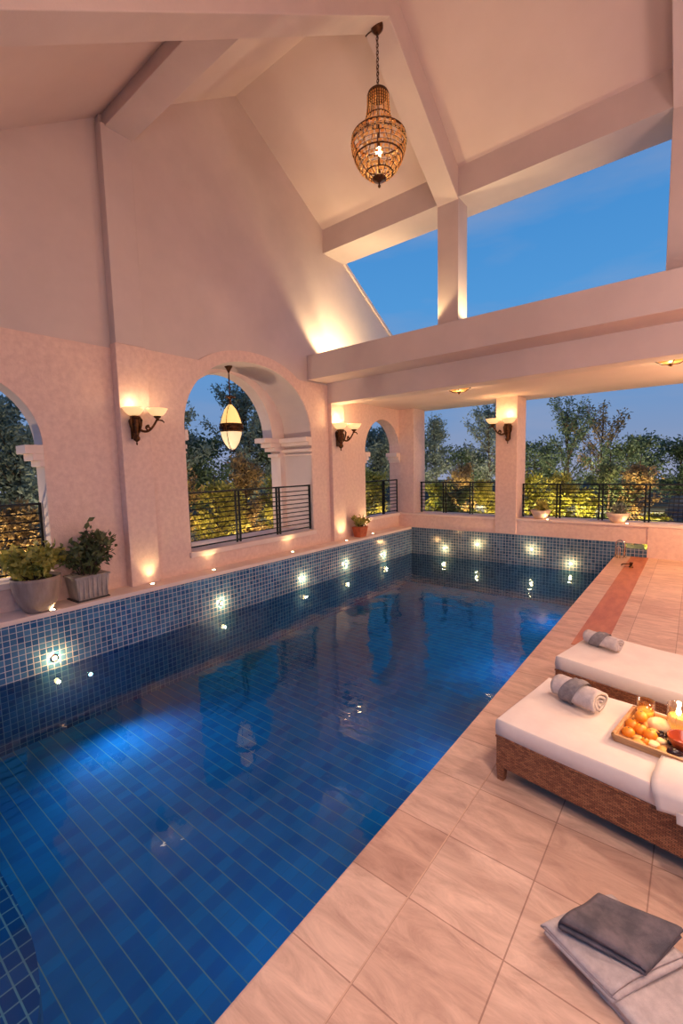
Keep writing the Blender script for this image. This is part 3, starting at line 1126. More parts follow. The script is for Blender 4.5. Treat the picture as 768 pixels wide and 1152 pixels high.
# ------------------------------------------------------------------ leaves
def leaves_mesh(name, mat, parent, centres, size, seed, aspect=2.4, up=0.2):
    """centres: array (n,3) of leaf roots; each leaf is a folded diamond of two faces"""
    g = np.random.default_rng(seed)
    c = np.asarray(centres, float)
    n = len(c)
    d = g.normal(size=(n, 3))
    d[:, 2] += up
    d /= np.linalg.norm(d, axis=1)[:, None]
    e = g.normal(size=(n, 3))
    e -= d * (e * d).sum(1)[:, None]
    e /= np.linalg.norm(e, axis=1)[:, None]
    nn = np.cross(d, e)
    s = size * g.uniform(.6, 1.35, size=(n, 1))
    mid = c + d * s * .5 - nn * s * .08
    v = np.stack([c, mid + e * s * .5 / aspect, c + d * s, mid - e * s * .5 / aspect], 1).reshape(-1, 3)
    f = np.arange(n * 4).reshape(n, 4)
    tri = np.concatenate([f[:, [0, 1, 2]], f[:, [0, 2, 3]]])
    me = bpy.data.meshes.new(name)
    me.from_pydata(v.tolist(), [], tri.tolist())
    me.materials.append(mat)
    me.polygons.foreach_set('use_smooth', [True] * len(tri))
    o = bpy.data.objects.new(name, me)
    COL.objects.link(o)
    o.parent = parent
    return o


def tree(name, label, cat, loc, h, rad, mat, seed, nleaf=6500, leaf=.12, form='round', group=None, low=.12, limbs=34):
    """trunk, limbs and leaves gathered along the limbs"""
    g = random.Random(seed)
    if name != 'bush':                                    # trees stand well beyond the bushes
        far = 1.7
        h = 1.8 + far * (h + loc[2] - 1.8) - loc[2]
        rad, leaf = rad * far, leaf * far * .85
        loc = (loc[0] * far, loc[1] * far, loc[2])
    t = thing(name, label, cat, loc, g.uniform(0, 6), group)
    tr = MB()
    lean = (g.uniform(-.06, .06) * h, g.uniform(-.06, .06) * h)
    tp = [(lean[0] * u * u, lean[1] * u * u, h * .93 * u) for u in np.linspace(0, 1, 8)]
    r0 = .012 * h + .012
    tr.tube(tp, [r0 * (1 - .85 * i / 7) for i in range(8)], 7)
    pts = []
    for k in range(limbs):
        u = low + (1 - low) * (k + g.random()) / limbs
        if form == 'cone':
            rr = rad * (1 - u) ** .8 * g.uniform(.55, 1.1) + .05
            rise = .12
        elif form == 'spray':
            rr = rad * (.35 + .65 * math.sin(PI * min(1, u * 1.02))) * g.uniform(.4, 1.15)
            rise = .7
        else:
            rr = rad * math.sqrt(max(.05, 1 - (2 * u - 1) ** 2 * .85)) * g.uniform(.5, 1.1)
            rise = .35
        a = g.uniform(0, 2 * PI)
        zb = h * .93 * u * (.8 if form != 'cone' else .98)
        b = Vector((lean[0] * u * u, lean[1] * u * u, zb))
        e = Vector((rr * math.cos(a), rr * math.sin(a), min(h, zb + rise * rr + (.2 * h * u if form == 'spray' else .05 * h))))
        mid = (b + e) / 2 + Vector((g.uniform(-.1, .1) * rr, g.uniform(-.1, .1) * rr, g.uniform(-.02, .12) * rr))
        tr.tube([b, mid, e], [r0 * .35, r0 * .2, r0 * .06], 5, cap=False)
        for j in range(int(nleaf / limbs)):
            q = g.random() ** .6
            p = (b * (1 - q) ** 2 + mid * 2 * q * (1 - q) + e * q * q)
            sg = rad * (.11 if form != 'spray' else .075)
            pts.append((p.x + g.gauss(0, sg), p.y + g.gauss(0, sg), max(.03, p.z + g.gauss(0, sg * .8))))
    tr.build('trunk', M['bark'], t)
    leaves_mesh('crown', mat, t, pts, leaf, seed)
    return t


GZ = -.25
# seen through the far openings, from left to right
tree('conifer_tree', 'tall spire-shaped grey-green conifer behind the left far railing', 'tree', (-7.05, 14.2, GZ), 3.75, 1.0, M['leaf_grey'], 11, 5200, .11, 'cone')
tree('tree', 'dark bushy tree low in the middle of the left far opening', 'tree', (-6.1, 14.6, GZ), 2.9, 1.0, M['leaf_dark'], 12, 4200, .12)
tree('conifer_tree', 'feathery conifer just left of the square column', 'tree', (-5.25, 14.3, GZ), 4.0, 1.05, M['leaf_grey'], 13, 5600, .11, 'spray')
tree('tree', 'dark round tree just right of the square column', 'tree', (-4.0, 14.8, GZ), 2.95, 1.0, M['leaf_dark'], 14, 4600, .12)
tree('tree', 'tallest feathery tree in the right far opening', 'tree', (-2.9, 14.2, GZ), 3.95, 1.1, M['leaf_dark'], 15, 4200, .10, 'spray', limbs=24)
tree('tree', 'slim bronze-leaved tree right of the tallest feathery tree', 'tree', (-2.15, 14.6, GZ), 3.7, .85, M['leaf_brown'], 16, 3000, .10, 'spray', limbs=20)
tree('tree', 'broad dark tree above the right bowl planter', 'tree', (-1.35, 13.8, GZ), 2.95, .95, M['leaf_dark'], 17, 6200, .11)
tree('tree', 'dark tree mass at the right edge above the slate roof', 'tree', (-.35, 14.9, GZ), 2.85, 1.15, M['leaf_dark'], 18, 5200, .12)
tree('tree', 'dark tree outside the right edge of the picture', 'tree', (1.5, 15.0, GZ), 3.0, 1.2, M['leaf_dark'], 19, 3500, .13)
tree('tree', 'tall dark tree behind the corner pier', 'tree', (-8.3, 14.6, GZ), 3.6, 1.2, M['leaf_dark'], 20, 4800, .12)
# lit bushes behind the far parapet
for i, (x, y, h, r, mt, lab) in enumerate((
        (-6.15, 12.3, 1.35, .55, 'leaf_lime', 'lit lime bush at the left end of the far opening'),
        (-5.3, 12.0, 1.05, .6, 'leaf_dark', 'low dark bush in the middle of the left far railing'),
        (-4.55, 12.3, 1.45, .55, 'leaf_pot', 'olive bush lit from below just left of the column'),
        (-5.75, 13.2, 1.95, .6, 'leaf_brown', 'taller bronze bush behind the left far railing'),
        (-3.35, 12.1, 1.35, .5, 'leaf_lime', 'lit lime bush behind the left bowl planter'),
        (-2.75, 12.6, 1.65, .5, 'leaf_pot', 'olive bush behind the first railing post right of the column'),
        (-2.2, 12.0, 1.2, .45, 'leaf_lime', 'brightest lime bush between the two bowl planters'),
        (-1.65, 12.5, 1.6, .55, 'leaf_dark', 'dark bush just left of the right bowl planter'),
        (-1.15, 12.9, 1.85, .5, 'leaf_brown', 'bronze bush behind the right bowl planter'),
        (-.72, 12.15, .62, .35, 'leaf_lime', 'low lit plant at the foot of the slate roof'))):
    tree('bush', lab, 'bush', (x, y, GZ), h * (1.15 + .25 * (i % 3 == 1)) + .25, r * 1.05, M[mt], 40 + i, 3400, .09, 'round', 'bushes behind the far railings', low=.05, limbs=26)
# seen through the arches of the left wall
for i, (x, y, h, r, mt, form, lab) in enumerate((
        (-9.6, 2.7, 3.4, .95, 'leaf_grey', 'spray', 'feathery grey tree behind the arch beside the pots'),
        (-10.6, 1.9, 3.0, 1.0, 'leaf_dark', 'round', 'dark tree at the left edge behind the arch beside the pots'),
        (-9.8, 5.7, 4.2, 1.05, 'leaf_grey', 'spray', 'feathery grey tree left of the hanging lantern'),
        (-10.4, 7.0, 3.3, 1.2, 'leaf_dark', 'round', 'dark round tree behind the hanging lantern'),
        (-9.7, 8.2, 4.6, 1.05, 'leaf_grey', 'spray', 'tall feathery tree right of the hanging lantern'),
        (-9.9, 9.4, 3.9, 1.1, 'leaf_dark', 'round', 'dark tree at the right side of the big arch'),
        (-9.0, 13.3, 3.4, 1.1, 'leaf_grey', 'spray', 'grey tree in the left half of the small arch'),
        (-9.3, 15.2, 3.9, 1.2, 'leaf_dark', 'round', 'dark tree in the right half of the small arch'))):
    tree('tree', lab, 'tree', (x, y, GZ), h, r * 1.1, M[mt], 70 + i, 8000, .125, form)
for i, (x, y, h, r, mt, lab) in enumerate((
        (-8.3, 2.15, 1.35, .6, 'leaf_brown', 'lit bronze bush behind the railing beside the pots'),
        (-8.4, 4.95, 1.75, .6, 'leaf_brown', 'lit bronze bush at the left end of the big arch railing'),
        (-8.2, 5.9, 1.5, .6, 'leaf_pot', 'lit olive bush below the hanging lantern'),
        (-8.3, 6.8, 1.8, .65, 'leaf_brown', 'lit bronze bush right of the hanging lantern'),
        (-8.4, 7.8, 1.6, .6, 'leaf_pot', 'lit olive bush beside the right jamb of the big arch'),
        (-8.0, 11.6, 1.45, .6, 'leaf_pot', 'olive bush behind the small arch railing'))):
    tree('bush', lab, 'bush', (x, y, GZ), h * (1.25 + .2 * (i % 2)) + .25, r * 1.1, M[mt], 90 + i, 4200, .095, 'round', 'bushes behind the arch railings', low=.05, limbs=26)

# slate-tiled garden roof behind the right end of the far railing
t = thing('garden_roof', 'low slate-tiled roof at the right edge behind the far railing', 'roof', (-.02, 13.0, GZ))
o = MB().hexa([(-.62, -.55, .52), (1.2, -.55, .52), (1.2, .3, 1.16), (-.42, .3, 1.16), (-.62, -.55, .56), (1.2, -.55, .56), (1.2, .3, 1.2), (-.42, .3, 1.2)]).build('tiled_slope', M['slate'], t)
MB().box(-.5, -.4, 0, 1.1, .35, .56).build('wall', M['outwall'], t)


# ------------------------------------------------------------------ potted plants
def potted(seed, parent, base_z, spread, h, n, leaf, mat, stems=14, xmin=-.06):
    g = random.Random(seed)
    st = MB()
    pts = []
    for k in range(stems):
        a = g.uniform(0, 2 * PI)
        q = g.random() ** .5
        rr = spread * q
        e = Vector((max(xmin + .02, rr * math.cos(a)), rr * math.sin(a), base_z + h * g.uniform(.55, 1.0) * (1 - .35 * q)))
        b = Vector((.25 * rr * math.cos(a), .25 * rr * math.sin(a), base_z - .02))
        m_ = (b + e) / 2 + Vector((0, 0, .12 * h))
        st.tube([b, m_, e], [.008, .006, .003], 5)
        for j in range(n // stems):
            u = g.random() ** .5
            p = b * (1 - u) ** 2 + m_ * 2 * u * (1 - u) + e * u * u
            pts.append((max(xmin, p.x + g.gauss(0, .03)), p.y + g.gauss(0, .03), max(base_z - .02, p.z + g.gauss(0, .03))))
    st.build('stem', M['bark'], parent)
    leaves_mesh('foliage', mat, parent, pts, leaf, seed, aspect=1.8, up=.1)


t = thing('potted_plant', 'rounded grey bowl planter of olive leaves on the left ledge', 'plant', (-5.772, 1.70, ZL))
mb = MB()
mb.lathe([(0, 0), (.118, 0), (.142, .02), (.194, .12), (.228, .24), (.242, .36), (.245, .40), (.232, .402), (.222, .36), (0, .36)], seg=36)
mb.build('pot', M['greypot'], t)
MB().lathe([(0, .372), (.222, .365)], seg=24).build('soil', M['soil'], t)
potted(5, t, .37, .32, .44, 1100, .085, M['leaf_pot'], 26, xmin=-.13)

t = thing('potted_plant', 'square weathered stone planter of dark leaves beside the near pilaster', 'plant', (-5.85, 2.265, ZL), R(3))
mb = MB()
mb.hexa([(-.13, -.17, .012), (.13, -.17, .012), (.13, .17, .012), (-.13, .17, .012), (-.15, -.20, .30), (.15, -.20, .30), (.15, .20, .30), (-.15, .20, .30)])
mb.build('pot', M['boxpot'], t, bevel=.012)
mb = MB()
for k in range(7):
    y = -.16 + .32 * k / 6
    mb.box(.128, y - .008, .03, .152, y + .008, .28)
mb.box(-.16, -.21, .285, .16, .21, .305)
mb.build('fluting', M['boxpot'], t, bevel=.004)
MB().box(-.15, -.19, 0, .15, .19, .014).build('saucer', M['outwall'], t)
potted(9, t, .30, .36, .66, 900, .085, M['leaf_potdark'], 30)

t = thing('potted_plant', 'small terracotta planter beside the small arch', 'plant', (-5.80, 7.93, ZL))
mb = MB()
mb.hexa([(-.09, -.11, 0), (.09, -.11, 0), (.09, .11, 0), (-.09, .11, 0), (-.12, -.15, .23), (.12, -.15, .23), (.12, .15, .23), (-.12, .15, .23)])
mb.build('pot', M['terracotta'], t, bevel=.01)
potted(13, t, .23, .2, .30, 260, .075, M['leaf_pot'], 16)

for x, lab, sd in ((-2.58, 'cream bowl planter on the far parapet right of the column', 21), (-1.16, 'cream bowl planter on the far parapet above the pool handrail', 22)):
    t = thing('bowl_planter', lab, 'plant', (x, 10.09, .615))
    mb = MB()
    mb.lathe([(0, 0), (.10, 0), (.13, .03), (.18, .12), (.205, .185), (.195, .19), (.17, .15), (0, .14)], seg=28)
    mb.build('pot', M['whitepot'], t)
    potted(sd, t, .16, .17, .24, 240, .07, M['leaf_pot'] if sd == 21 else M['leaf_grey'], 14)

# ------------------------------------------------------------------ pool hand rail and drain
t = thing('pool_handrail', 'small chrome pool handrail on the far corner of the deck', 'handrail', (-1.06, 9.70, 0))
for dx in (-.045, .045):
    MB().lathe([(0, 0), (.035, 0), (.035, .008), (.02, .014), (0, .014)], (dx * 1.6, 0, 0), 16).build('flange', M['chrome'], t)
mb = MB()
mb.tube([(-.072, 0, 0)] + [(-.072, 0, .2)] + [(.072 * -math.cos(a), 0, .24 + .085 * math.sin(a)) for a in np.linspace(0, PI, 13)] + [(.072, 0, .2), (.072, 0, 0)], .015, 10)
mb.build('hoop', M['chrome'], t)
t = thing('grab_rail', 'second short chrome rail inside the pool handrail', 'handrail', (-1.07, 9.60, 0))
mb = MB()
mb.tube([(-.02, 0, 0), (-.02, 0, .2), (.0, 0, .22), (.02, 0, .2), (.02, 0, 0)], .01, 8)
mb.build('hoop', M['chrome'], t)
t = thing('deck_tap', 'small dark metal tap standing on the brown strip', 'tap', (-.80, 8.85, .004))
mb = MB()
mb.lathe([(0, 0), (.035, 0), (.035, .012), (.022, .02), (.022, .06), (.03, .07), (.03, .085), (0, .09)], seg=16)
mb.build('body', M['bronze'], t)
mb = MB()
mb.tube([(0, 0, .05), (-.1, 0, .05), (-.13, 0, .04), (-.14, 0, .02)], .01, 8)
mb.build('spout', M['bronze'], t)


# ------------------------------------------------------------------ sun loungers
def slab_cushion(x0, y0, z0, x1, y1, z1, seed, amp=.006, nx=18, ny=10):
    """soft mattress: a rounded slab with a slightly uneven top"""
    g = np.random.default_rng(seed)
    ph = g.uniform(0, 6, 6)
    mb = MB()
    lev = [(0.006, 0.0), (0.0, .06), (-.003, .5), (0.0, .93), (.007, 1.0)]
    loops = []
    for ins, u in lev:
        lp = []
        xa, xb, ya, yb = x0 + ins, x1 - ins, y0 + ins, y1 - ins
        per = [(xa + (xb - xa) * i / nx, ya) for i in range(nx)] + [(xb, ya + (yb - ya) * i / ny) for i in range(ny)] + \
              [(xb - (xb - xa) * i / nx, yb) for i in range(nx)] + [(xa, yb - (yb - ya) * i / ny) for i in range(ny)]
        for x, y in per:
            w = amp * (math.sin(7 * x + ph[0]) + math.sin(11 * y + ph[1])) * .5
            lp.append((x + w * .4, y + w * .4, z0 + (z1 - z0) * u + (w if u > .6 else 0)))
        loops.append(lp)
    n = len(loops[0])
    vs = [p for lp in loops for p in lp]
    fs = []
    for i in range(len(loops) - 1):
        for k in range(n):
            fs.append((i * n + k, i * n + (k + 1) % n, (i + 1) * n + (k + 1) % n, (i + 1) * n + k))
    mb.add(vs, fs, True)
    # top grid
    vs, fs = [], []
    for j in range(ny + 1):
        for i in range(nx + 1):
            x = x0 + .007 + (x1 - x0 - .014) * i / nx
            y = y0 + .007 + (y1 - y0 - .014) * j / ny
            w = amp * (math.sin(7 * x + ph[0]) + math.sin(11 * y + ph[1])) * .5
            edge = min(i, nx - i, j, ny - j)
            vs.append((x + w * .4 * (edge == 0), y + w * .4 * (edge == 0), z1 + w + (.008 if edge > 0 else 0) + (.004 * math.sin(5 * x + 4 * y + ph[2]) if edge else 0)))
    for j in range(ny):
        for i in range(nx):
            a = j * (nx + 1) + i
            fs.append((a, a + 1, a + nx + 2, a + nx + 1))
    mb.add(vs, fs, True)
    mb.add([(x0 + .006, y0 + .006, z0), (x1 - .006, y0 + .006, z0), (x1 - .006, y1 - .006, z0), (x0 + .006, y1 - .006, z0)], [(3, 2, 1, 0)])
    return mb


def lounger(label, loc, rz, seed):
    t = thing('sun_lounger', label, 'sun lounger', loc, rz)
    LEN, WD = 1.95, .70
    fr = MB()
    fr.box(0, 0, .085, LEN, .035, .262)
    fr.box(0, WD - .035, .085, LEN, WD, .262)
    fr.box(0, .035, .085, .035, WD - .035, .262)
    fr.box(LEN - .035, .035, .085, LEN, WD - .035, .262)
    fr.box(.03, .03, .20, LEN - .03, WD - .03, .235)
    fr.build('frame', M['wicker'], t, bevel=.008)
    rim = MB()
    rim.box(-.004, -.004, .255, LEN + .004, WD + .004, .268)
    rim.build('frame_rim', M['wicker'], t, bevel=.005)
    for x, y in ((0, 0), (0, WD - .05), (LEN - .05, 0), (LEN - .05, WD - .05)):
        lg = MB()
        lg.hexa([(x + .006, y + .006, 0), (x + .044, y + .006, 0), (x + .044, y + .044, 0), (x + .006, y + .044, 0), (x, y, .10), (x + .05, y, .10), (x + .05, y + .05, .10), (x, y + .05, .10)])
        lg.build('leg', M['wicker'], t, bevel=.004)
    slab_cushion(.0, .0, .268, 1.02, WD, .365, seed).build('mattress', M['mattress'], t)
    return t


LG1 = (-.83, 2.405, 0)
RZ1 = R(-9)
l1 = lounger('wicker sun lounger with white mattress holding the candle tray', LG1, RZ1, 1)
LG2 = (-.765, 3.475, 0)
RZ2 = R(-12)
l2 = lounger('farther wicker sun lounger with white mattress and one rolled towel', LG2, RZ2, 2)


def backrest(t, seed, lift):
    m = slab_cushion(1.03, 0.0, .268, 1.95, .70, .35, seed)
    m.build('head_mattress', M['mattress'], t)


backrest(l1, 5, 0)
backrest(l2, 6, 0)


def on_lounger(l, rz, u, v):
    c, s = math.cos(rz), math.sin(rz)
    return (l[0] + u * c - v * s, l[1] + u * s + v * c)


# folded white cover hanging over the near edge at the head of the first lounger
def cloth_patch(fn, nu, nv, th):
    top = [[fn(i / nu, j / nv) for i in range(nu + 1)] for j in range(nv + 1)]
    vs, fs = [], []
    nrm = []
    for j in range(nv + 1):
        for i in range(nu + 1):
            a = Vector(top[j][min(i + 1, nu)]) - Vector(top[j][max(i - 1, 0)])
            b = Vector(top[min(j + 1, nv)][i]) - Vector(top[max(j - 1, 0)][i])
            n = a.cross(b)
            nrm.append(n.normalized() if n.length > 1e-9 else Vector((0, 0, 1)))
            vs.append(top[j][i])
    m = len(vs)
    vs2 = [tuple(Vector(v) - n * th) for v, n in zip(vs, nrm)]
    w = nu + 1
    for j in range(nv):
        for i in range(nu):
            a = j * w + i
            fs.append((a, a + 1, a + w + 1, a + w))
            fs.append((m + a + w, m + a + w + 1, m + a + 1, m + a))
    bd = [i for i in range(w)] + [j * w + nu for j in range(1, nv + 1)] + [nv * w + i for i in range(nu - 1, -1, -1)] + [j * w for j in range(nv - 1, 0, -1)]
    for a, b in zip(bd, bd[1:] + bd[:1]):
        fs.append((b, a, m + a, m + b))
    mb = MB()
    mb.add(vs + vs2, fs, True)
    return mb


t = thing('cushion_cover', 'folded white cover draped over the near edge beside the tray', 'cover', (*on_lounger(LG1, RZ1, .735, 0), .374), RZ1)


def drape(u, v):
    x = .62 * u
    s = -.13 + .40 * v + .02 * math.sin(3 * u)
    if s > .02:
        return (x, s, .010 + .022 * math.sin(PI * min(1, s / .3)) + .006 * math.sin(9 * u))
    q = .02 - s
    return (x + .25 * q, .02 - min(q, .05) * .9 - .05 * (q > .05) * min(1, (q - .05) * 2), .010 - max(0, q - .02) * .80 + .01 * math.sin(7 * u) * min(1, q * 8))


cloth_patch(drape, 22, 22, .012).build('cover', M['mattress'], t)


def drape2(u, v):
    x = .10 + .52 * u
    s = -.125 + (.05 + .09 * u) * v
    q = .02 - s
    return (x + .12 * q, -.045 - .07 * min(1, q * 3) - .012, .022 - max(0, q - .02) * .80)


cloth_patch(drape2, 14, 12, .012).build('folded_flap', M['mattress'], t)


# ------------------------------------------------------------------ rolled towels
def rolled_towel(label, loc, rz, ln, r, seed):
    t = thing('rolled_towel', label, 'towel', loc, rz, group='rolled towels on the loungers')
    g = random.Random(seed)

    def roll(x0, x1, rs, name, mat, turns=2.6):
        nt, nx = 64, 14
        th = .016
        vs, fs = [], []
        prof = []
        for i in range(nt + 1):
            a = 2 * PI * turns * i / nt
            rr = rs * (.18 + .82 * i / nt)
            prof.append((a, rr))
        for ix in range(nx + 1):
            x = x0 + (x1 - x0) * ix / nx
            for a, rr in prof:
                w = 1 + .035 * math.sin(9 * x / ln + a * 1.3 + seed) + .02 * math.sin(23 * x / ln + 2 * a)
                vs.append((x + .006 * math.sin(a * 2), rr * w * math.cos(a) * 1.06, max(-rs * .93, rr * w * math.sin(a) * .93)))
        m = len(vs)
        for ix in range(nx + 1):
            x = x0 + (x1 - x0) * ix / nx
            for a, rr in prof:
                w = 1 + .035 * math.sin(9 * x / ln + a * 1.3 + seed) + .02 * math.sin(23 * x / ln + 2 * a)
                r2_ = max(.003, rr - th)
                vs.append((x + .006 * math.sin(a * 2), r2_ * w * math.cos(a) * 1.06, max(-rs * .93 + th * .6, r2_ * w * math.sin(a) * .93)))
        W = nt + 1
        for ix in range(nx):
            for i in range(nt):
                a = ix * W + i
                fs.append((a, a + 1, a + W + 1, a + W))
                fs.append((m + a + W, m + a + W + 1, m + a + 1, m + a))
        for i in range(nt):
            fs.append((i + 1, i, m + i, m + i + 1))
            a = nx * W + i
            fs.append((a, a + 1, m + a + 1, m + a))
        for ix in range(nx):
            a = ix * W + nt
            fs.append((a, a + W, m + a + W, m + a))
        mb = MB()
        mb.add(vs, fs, True)
        return mb.build(name, mat, t)
    roll(0, ln, r, 'roll', M['towel_light'])
    bm_ = MB()
    x0, x1 = ln * .22, ln * .56
    nt, nx = 48, 10
    vs, fs = [], []
    for ix in range(nx + 1):
        u = ix / nx
        for k in range(nt):
            a = 2 * PI * k / nt
            x = x0 + (x1 - x0) * u + .03 * math.sin(a)
            w = r * (1.05 + .045 * math.sin(8 * u + 3 * a) + .03 * math.sin(PI * u))
            vs.append((x, w * math.cos(a) * 1.06, max(-r * .935, w * math.sin(a) * .95)))
    for ix in range(nx):
        for k in range(nt):
            a, b = ix * nt + k, ix * nt + (k + 1) % nt
            fs.append((a, b, b + nt, a + nt))
    bm_.add(vs, fs, True)
    o = bm_.build('band', M['towel_mid'], t)
    o['label'] = 'darker grey band'
    return t


x, y = on_lounger(LG1, RZ1, .145, .50)
rolled_towel('rolled grey towel on the lounger with the candle tray', (x, y, .374 + .070), R(-24), .265, .074, 1)
x, y = on_lounger(LG2, RZ2, .055, .42)
rolled_towel('rolled grey towel on the farther lounger', (x, y, .374 + .056), R(-20), .25, .060, 3)


# ------------------------------------------------------------------ folded towels on the deck
def folded_towel(label, loc, rz, wx, wy, th, layers, mat, seed, skew=0.0):
    """a towel folded in layers: serpentine sheet, folds rounded at both ends, draped along y"""
    t = thing('folded_towel', label, 'towel', loc, rz, group='folded grey towels on the deck')
    g = random.Random(seed)
    path = []
    for k in range(layers):
        z = th * (k + .5)
        xs = [wx * i / 16 for i in range(17)]
        if k % 2:
            xs = xs[::-1]
        off = g.uniform(-.008, .008)
        for x in xs:
            path.append((x + off * (x / wx), z))
        if k < layers - 1:
            xe = path[-1][0]
            sgn = 1 if not k % 2 else -1
            for a in (PI / 6, PI / 3, PI / 2, 2 * PI / 3, 5 * PI / 6):
                path.append((xe + sgn * th * .62 * math.sin(a), z + th * .5 - th * .5 * math.cos(a)))
    ny = 18
    rows_a, rows_b = [], []
    n = len(path)
    for j in range(ny + 1):
        v = j / ny
        ra, rb = [], []
        for i, (x, z) in enumerate(path):
            p0, p1 = path[max(0, i - 1)], path[min(n - 1, i + 1)]
            tx, tz = p1[0] - p0[0], p1[1] - p0[1]
            l_ = math.hypot(tx, tz) or 1
            nx_, nz_ = -tz / l_, tx / l_
            frac = z / (th * layers)
            wv = frac * (.009 * math.sin(5 * v + 9 * x + seed) + .006 * math.sin(11 * x - 4 * v + seed * 2))
            droop = -frac * th * .5 * (max(0, (abs(v - .5) - .38) / .12) ** 2)
            yv = wy * v + (.008 * math.sin(z * 260 + seed) if j in (0, ny) else 0)
            sx_ = skew * yv
            h = th * .40
            ra.append((x + sx_ + nx_ * h, yv, max(.001, z + nz_ * h + wv + droop)))
            rb.append((x + sx_ - nx_ * h, yv, max(.0, z - nz_ * h + wv + droop)))
        rows_a.append(ra)
        rows_b.append(rb)
    vs = [p for r_ in rows_a for p in r_] + [p for r_ in rows_b for p in r_]
    m = n * (ny + 1)
    fs = []
    for j in range(ny):
        for i in range(n - 1):
            a = j * n + i
            fs.append((a, a + 1, a + n + 1, a + n))
            fs.append((m + a + n, m + a + n + 1, m + a + 1, m + a))
        for i in (0, n - 1):
            a = j * n + i
            fs.append((a, a + n, m + a + n, m + a))
    for i in range(n - 1):
        for j in (0, ny):
            a = j * n + i
            fs.append((a, m + a, m + a + 1, a + 1))
    mb = MB()
    mb.add(vs, fs, True)
    mb.build('towel', mat, t)
    return t


folded_towel('light grey folded towel at the bottom of the stack on the deck', (-.205, 1.575, 0), R(-25), .20, .32, .014, 3, M['towel_light'], 1, skew=.2)
folded_towel('light grey folded towel in the middle of the stack on the deck', (-.372, 1.632, .042), R(-23), .25, .335, .0135, 3, M['towel_light'], 4, skew=.17)
folded_towel('charcoal folded towel on top of the stack on the deck', (-.318, 1.632, .084), R(3), .25, .215, .0125, 4, M['towel_dark'], 7, skew=.48)

# ------------------------------------------------------------------ tray with candle and food
TX, TY = on_lounger(LG1, RZ1, .53, .215)
TZ = .376
TR = RZ1 + R(0)
tray = thing('tray', 'pale wooden tray of food on the nearer lounger', 'tray', (TX, TY, TZ), TR)
MB().box(0, 0, 0, .56, .36, .014).build('base', M['tray'], tray, bevel=.004)
rm = MB()
rm.hexa([(0, 0, 0), (.56, 0, 0), (.56, .014, 0), (0, .014, 0), (-.012, -.012, .042), (.572, -.012, .042), (.572, .004, .042), (-.012, .004, .042)])
rm.hexa([(0, .346, 0), (.56, .346, 0), (.56, .36, 0), (0, .36, 0), (-.012, .356, .042), (.572, .356, .042), (.572, .372, .042), (-.012, .372, .042)])
rm.hexa([(0, 0, 0), (.014, 0, 0), (.014, .36, 0), (0, .36, 0), (-.012, -.012, .042), (.004, -.012, .042), (.004, .372, .042), (-.012, .372, .042)])
rm.hexa([(.546, 0, 0), (.56, 0, 0), (.56, .36, 0), (.546, .36, 0), (.556, -.012, .042), (.572, -.012, .042), (.572, .372, .042), (.556, .372, .042)])
rm.build('rim', M['tray'], tray, bevel=.003)


def tp(u, v, h=.014):
    x, y = on_lounger((TX, TY), TR, u, v)
    return (x, y, TZ + h)


def fruit(label, u, v, h, r, mat, kind='orange', sc=(1, 1, .92), seed=0):
    u, r, h = u * .66 + .012, r * .82, h * .8
    t = thing(kind, label, 'food', tp(u, v, h), group='food piled on the tray')
    g = random.Random(seed)
    mb = MB()
    mb.ball((0, 0, r * sc[2]), r, sc, 16, 10)
    mb.v = [(x * (1 + .04 * math.sin(40 * z + seed)), y * (1 + .05 * math.sin(33 * x + seed)), z) for x, y, z in mb.v]
    mb.build('flesh' if kind == 'orange' else 'crust', M[mat], t)
    if kind == 'orange':
        MB().lathe([(0, .004), (.004, .003), (.006, 0)], (0, 0, 2 * r * sc[2] - .002), 8).build('stem', M['leaf_potdark'], t)
    return t


items = [
    ('orange nearest the left corner of the tray', .045, .085, .0, .036, 'orange', 'orange', (1, 1, .92)),
    ('orange at the left rim below the tumbler', .04, .17, .0, .040, 'orange', 'orange', (1, 1, .95)),
    ('golden bun at the far left of the tray', .05, .255, .0, .038, 'bun', 'bread_bun', (1.1, 1, .8)),
    ('golden bun in front of the tumbler', .11, .235, .0, .038, 'bun', 'bread_bun', (1, 1.1, .8)),
    ('orange in the middle of the pile', .105, .15, .0, .038, 'orange', 'orange', (1, 1, .95)),
    ('golden bun near the front rim', .115, .075, .0, .030, 'bun', 'bread_bun', (1.2, 1, .65)),
    ('orange right of the pile centre', .175, .13, .0, .038, 'orange', 'orange', (1, 1, .95)),
    ('orange lying on top of the pile', .085, .20, .060, .036, 'orange', 'orange', (1, 1, .95)),
    ('pale round loaf between tumbler and candle', .20, .245, .0, .056, 'bread', 'bread_loaf', (1.35, .95, .85)),
    ('small golden roll beside the pale loaf', .175, .185, .0, .030, 'bun', 'bread_bun', (1.2, 1, .8)),
    ('small orange behind the front rim', .165, .065, .0, .026, 'orange', 'orange', (1, 1, .95)),
]
for i, it in enumerate(items):
    fruit(it[0], *it[1:5], it[5], it[6], it[7], i)
for i, (u, v, r, lab) in enumerate(((.135, .03, .036, 'flat pale biscuit at the front rim, left'), (.215, .075, .034, 'flat pale biscuit near the front rim, middle'), (.285, .05, .034, 'flat golden biscuit left of the dark plum'), (.245, .13, .030, 'flat golden biscuit beside the currants'))):
    u, r = u * .66 + .012, r * .82
    t = thing('biscuit', lab, 'food', tp(u, v), R(20 * i), group='flat biscuits on the tray')
    mb = MB()
    mb.lathe([(0, 0), (r * .9, 0), (r, .006), (r * .92, .013), (r * .5, .017), (0, .018)], seg=22)
    mb.build('crust', M['bread' if i % 2 else 'bun'], t)
